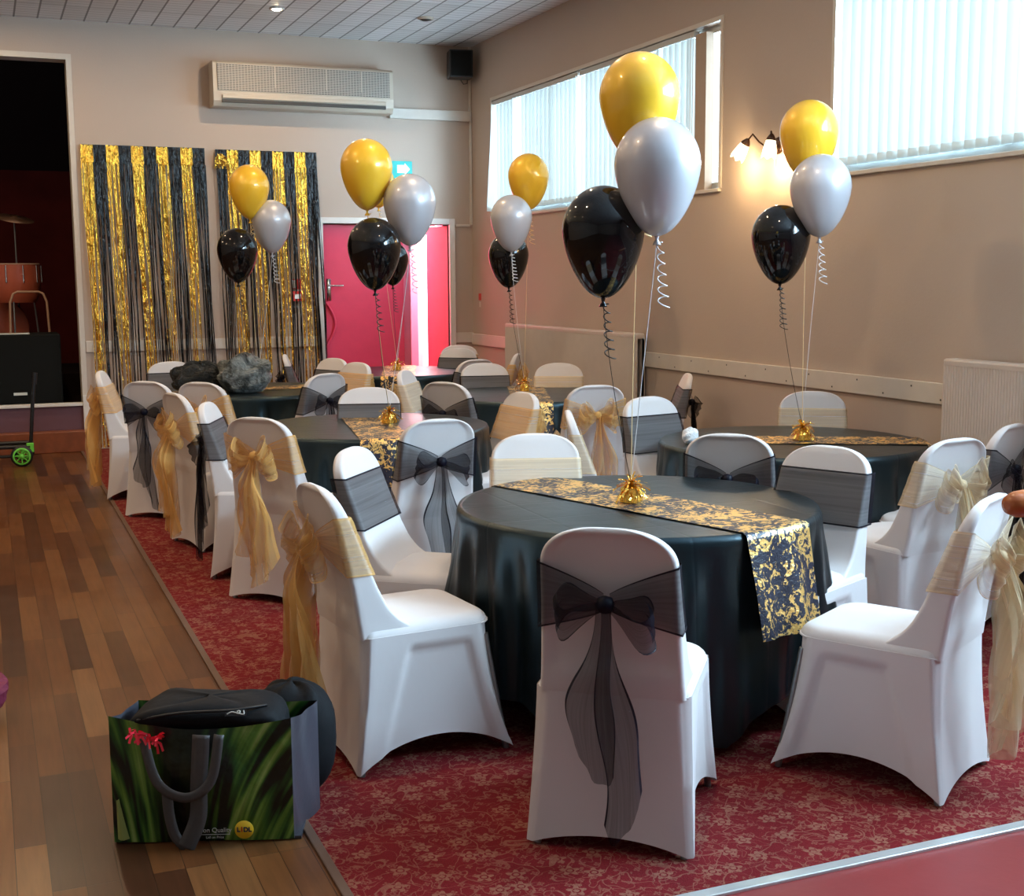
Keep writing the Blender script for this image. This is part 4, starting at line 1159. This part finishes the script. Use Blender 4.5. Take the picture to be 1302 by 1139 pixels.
# ------------------------------------------------------------------ shopping bag and holdall
A = Vector((0.265, 3.64)); B = Vector((0.745, 3.46)); ux = (B - A).normalized(); BW = (B - A).length
rz = math.atan2(ux.y, ux.x)
bag = thing('shopping_bag', 'reusable shopping bag printed with green leeks, standing on the boards', 'bag', (A.x, A.y, 0.0), rz)
def bagwall(x0, x1, y0, y1, htop, bulge, n=24, m_=14, sag=0.02, uvx=(0, 1), seed=0):
    rows = []
    for i in range(n + 1):
        u = i / n; row = []
        for j in range(m_ + 1):
            v_ = j / m_
            h_ = htop[0] + (htop[1] - htop[0]) * u - sag * math.sin(PI * u)
            bx_ = x0 + (x1 - x0) * u; by_ = y0 + (y1 - y0) * u
            nx, ny = (y1 - y0), -(x1 - x0); ln = math.hypot(nx, ny); nx /= ln; ny /= ln
            bb = bulge * math.sin(PI * u) * math.sin(PI * min(1, v_ * 0.9 + 0.05)) + 0.004 * math.sin(9 * u + 5 * v_ + seed) * math.sin(PI * u)
            row.append((bx_ + nx * bb, by_ + ny * bb, 0.004 + h_ * v_))
        rows.append(row)
    return MB().grid(rows, uv=True)
o = bagwall(0, BW, 0, 0, (0.375, 0.36), 0.025, sag=0.035).build('front_panel', 'leek_print', bag)
bagwall(BW, BW + 0.05, 0, 0.21, (0.36, 0.34), -0.02, sag=0.01).build('side_panel', 'bag_side', bag)
bagwall(0.03, 0, 0.21, 0, (0.35, 0.37), 0.01, sag=0.01).build('side_panel', 'bag_side', bag)
bagwall(0.03, BW + 0.05, 0.21, 0.21, (0.35, 0.34), -0.02, sag=0.01).build('rear_panel', 'leek_print', bag)
MB().box(0.01, BW + 0.02, 0.005, 0.20, 0.001, 0.01).build('base', 'bag_side', bag, smooth=False)
def strap(pts, wdt, name='handle'):
    mb_ = MB(); rows = []
    P_ = [Vector(p) for p in pts]
    for i, p in enumerate(P_):
        d_ = (P_[min(i + 1, len(P_) - 1)] - P_[max(i - 1, 0)]).normalized()
        s_ = d_.cross(Vector((0, 1, 0))).normalized() * wdt / 2
        rows.append([p - s_, p - s_ * 0.3 + Vector((0, -0.002, 0)), p + s_ * 0.3 + Vector((0, -0.002, 0)), p + s_])
    return mb_.grid(rows, uv=True)
def bez(pts, n=24):
    out = []
    P_ = [Vector(p) for p in pts]
    for k in range(n + 1):
        u = k / n * (len(P_) - 1); i = min(int(u), len(P_) - 2); f = u - i
        p0 = P_[max(i - 1, 0)]; p1 = P_[i]; p2 = P_[i + 1]; p3 = P_[min(i + 2, len(P_) - 1)]
        out.append(0.5 * ((2 * p1) + (p2 - p0) * f + (2 * p0 - 5 * p1 + 4 * p2 - p3) * f * f + (3 * p1 - p0 - 3 * p2 + p3) * f ** 3))
    return out
# front handle: two webbing bands down the front and the loop flopped over
strap(bez([(0.10, -0.022, 0.33), (0.14, -0.045, 0.20), (0.22, -0.052, 0.155), (0.29, -0.045, 0.20), (0.315, -0.03, 0.33)]), 0.028).build('handle', 'strap_grey', bag, solid=0.002)
strap(bez([(0.165, -0.038, 0.17), (0.17, -0.042, 0.10), (0.185, -0.045, 0.04), (0.215, -0.05, 0.006)]), 0.030).build('handle_band', 'strap_grey', bag, solid=0.002)
strap(bez([(0.265, -0.030, 0.33), (0.255, -0.040, 0.18), (0.25, -0.045, 0.09), (0.215, -0.052, 0.006)]), 0.048).build('handle_band', 'strap_grey', bag, solid=0.002)
MB().grid([[(0.012 + 0.06 * i / 6 * (1 - j / 4 * 0.75) , -0.004 - 0.012 * math.sin(i), 0.015 + 0.12 * j / 4) for j in range(5)] for i in range(7)]).build('printed_leaf', 'leaf_yellow', bag)
front = lambda x, z, y=-0.033: Matrix.Translation((x, y, z)) @ Matrix.Rotation(PI / 2, 4, 'X')
lg = MB().lathe([(0.0, 0.0), (0.027, 0.0), (0.027, 0.0015), (0.0, 0.0018)], 32, capb=False, capt=False).build('logo', 'label_yellow', bag); lg.matrix_local = front(0.375, 0.045, -0.024)
textobj('L', 0.019, 'ink_dark', lg, Matrix.Translation((-0.016, 0, 0.0022)), bold=0.0008)
textobj('I', 0.021, 'red_plastic', lg, Matrix.Translation((-0.0065, 0.001, 0.0022)), bold=0.0008)
textobj('DL', 0.019, 'ink_dark', lg, Matrix.Translation((0.0095, 0, 0.0022)), bold=0.0008)
textobj('g on Quality', 0.019, 'ink_white', bag, front(0.293, 0.047, -0.030))
MB().box(0.25, 0.335, -0.0295, -0.028, 0.0335, 0.0348).build('underline', 'ink_white', bag, smooth=False)
textobj('Lidl on Price', 0.010, 'ink_white', bag, front(0.292, 0.025, -0.028))
# holdall stuffed in the bag and bulging over the far side
hol = thing('holdall', 'black zipped holdall stuffed into the shopping bag and bulging out behind', 'bag', (A.x, A.y, 0.0), rz)
def blob(cx_, cy_, cz, rx, ry, rz_, seed, e=0.7, wr=0.03):
    r_ = random.Random(seed); rows = []; ks = [(r_.randint(2, 6), r_.uniform(2, 6), r_.uniform(0, 6)) for _ in range(4)]
    for i in range(21):
        ph = PI * i / 20; row = []
        for j in range(40):
            th = 2 * PI * j / 40
            c_ = lambda a_, p_: math.copysign(abs(a_) ** p_, a_)
            k_ = 1 + wr * sum(math.sin(a_ * th + b_ * ph + p_) for a_, b_, p_ in ks) / 2
            row.append((cx_ + rx * k_ * c_(math.sin(ph), e) * c_(math.cos(th), e), cy_ + ry * k_ * c_(math.sin(ph), e) * c_(math.sin(th), e), max(0.012, cz + rz_ * k_ * c_(math.cos(ph), e))))
        rows.append(row)
    return MB().grid(rows, cu=True)
hb = blob(0.265, 0.10, 0.25, 0.225, 0.12, 0.150, 1, 0.45)
hb.v = [(x, y if z > 0.352 else max(y, 0.012 if z < 0.345 else 0.0), z) for x, y, z in hb.v]
hb.build('body', 'duffel_black', hol)
blob(0.47, 0.32, 0.19, 0.13, 0.10, 0.18, 3, 0.75).build('end_pocket', 'duffel_black', hol)
MB().tube(bez([(0.08, 0.00, 0.365), (0.2, -0.012, 0.388), (0.35, -0.005, 0.392), (0.44, 0.04, 0.39)]), 0.004).build('zip', 'black_plastic', hol)
bd_ = MB().box(-0.03, 0.03, -0.003, 0.0, -0.009, 0.009).build('badge', 'black_plastic', hol, smooth=False); bd_.location = (0.36, -0.010, 0.385); bd_.rotation_euler = (-0.6, 0, 0)
MB().tube(bez([(-0.024, -0.0035, -0.004), (-0.012, -0.0035, 0.002), (0.0, -0.0035, 0.0), (0.010, -0.0035, -0.003), (0.012, -0.0035, 0.005), (0.004, -0.0035, 0.004), (0.012, -0.0035, -0.003), (0.024, -0.0035, -0.004), (0.022, -0.0035, 0.006)]), 0.0018, 6).build('emblem', 'ink_white', bd_)
mb = MB(); r_ = random.Random(4)
for k in range(34):
    x = 0.06 + 0.10 * r_.random(); p = Vector((x, -0.03 - 0.012 * r_.random(), 0.36 - 0.02 * r_.random() - (x - 0.06) * 0.35))
    d_ = Vector((r_.uniform(-1, 1), r_.uniform(-0.7, 0.1), r_.uniform(-1, 1))).normalized(); s_ = d_.cross(Vector((0, 1, 0))).normalized() * 0.0035
    ln = r_.uniform(0.018, 0.034)
    mb.grid([[p - s_, p + s_], [p + d_ * ln * 0.5 - s_, p + d_ * ln * 0.5 + s_], [p + d_ * ln + Vector((0, 0, -0.006)) - s_, p + d_ * ln + Vector((0, 0, -0.006)) + s_]])
tin = mb.build('tinsel_bow', 'red_tinsel', None, smooth=False); tin.location = (A.x, A.y, 0); tin.rotation_euler = (0, 0, rz)
tag(tin, 'red foil ribbon bow tied on the front rim of the shopping bag', 'bow')
# magenta bundle at the left edge
crumple('cloth_bundle', 'purple_cloth', 'crumpled magenta cloth bag at the left edge of the photo on the boards', 'bag', (-0.215, 4.92, 0.0), (0.24, 0.2, 0.22), 12, 0.3)
# polished wooden rail end at the right edge
hr = thing('wooden_handrail', 'polished orange-brown wooden rail end at the right edge of the photo', 'handrail', (2.835, 2.74, 0.0))
MB().tube([(-0.19, 0, 0.955), (-0.185, 0, 0.955), (-0.16, 0, 0.955), (-0.13, 0, 0.955), (0.5, 0, 0.955)], [0.012, 0.026, 0.037, 0.040, 0.040], 24).build('rail', 'handrail_wood', hr)
MB().tube([(0.35, 0, 0.92), (0.35, 0, 0.0)], 0.025, 16).build('post', 'handrail_wood', hr)
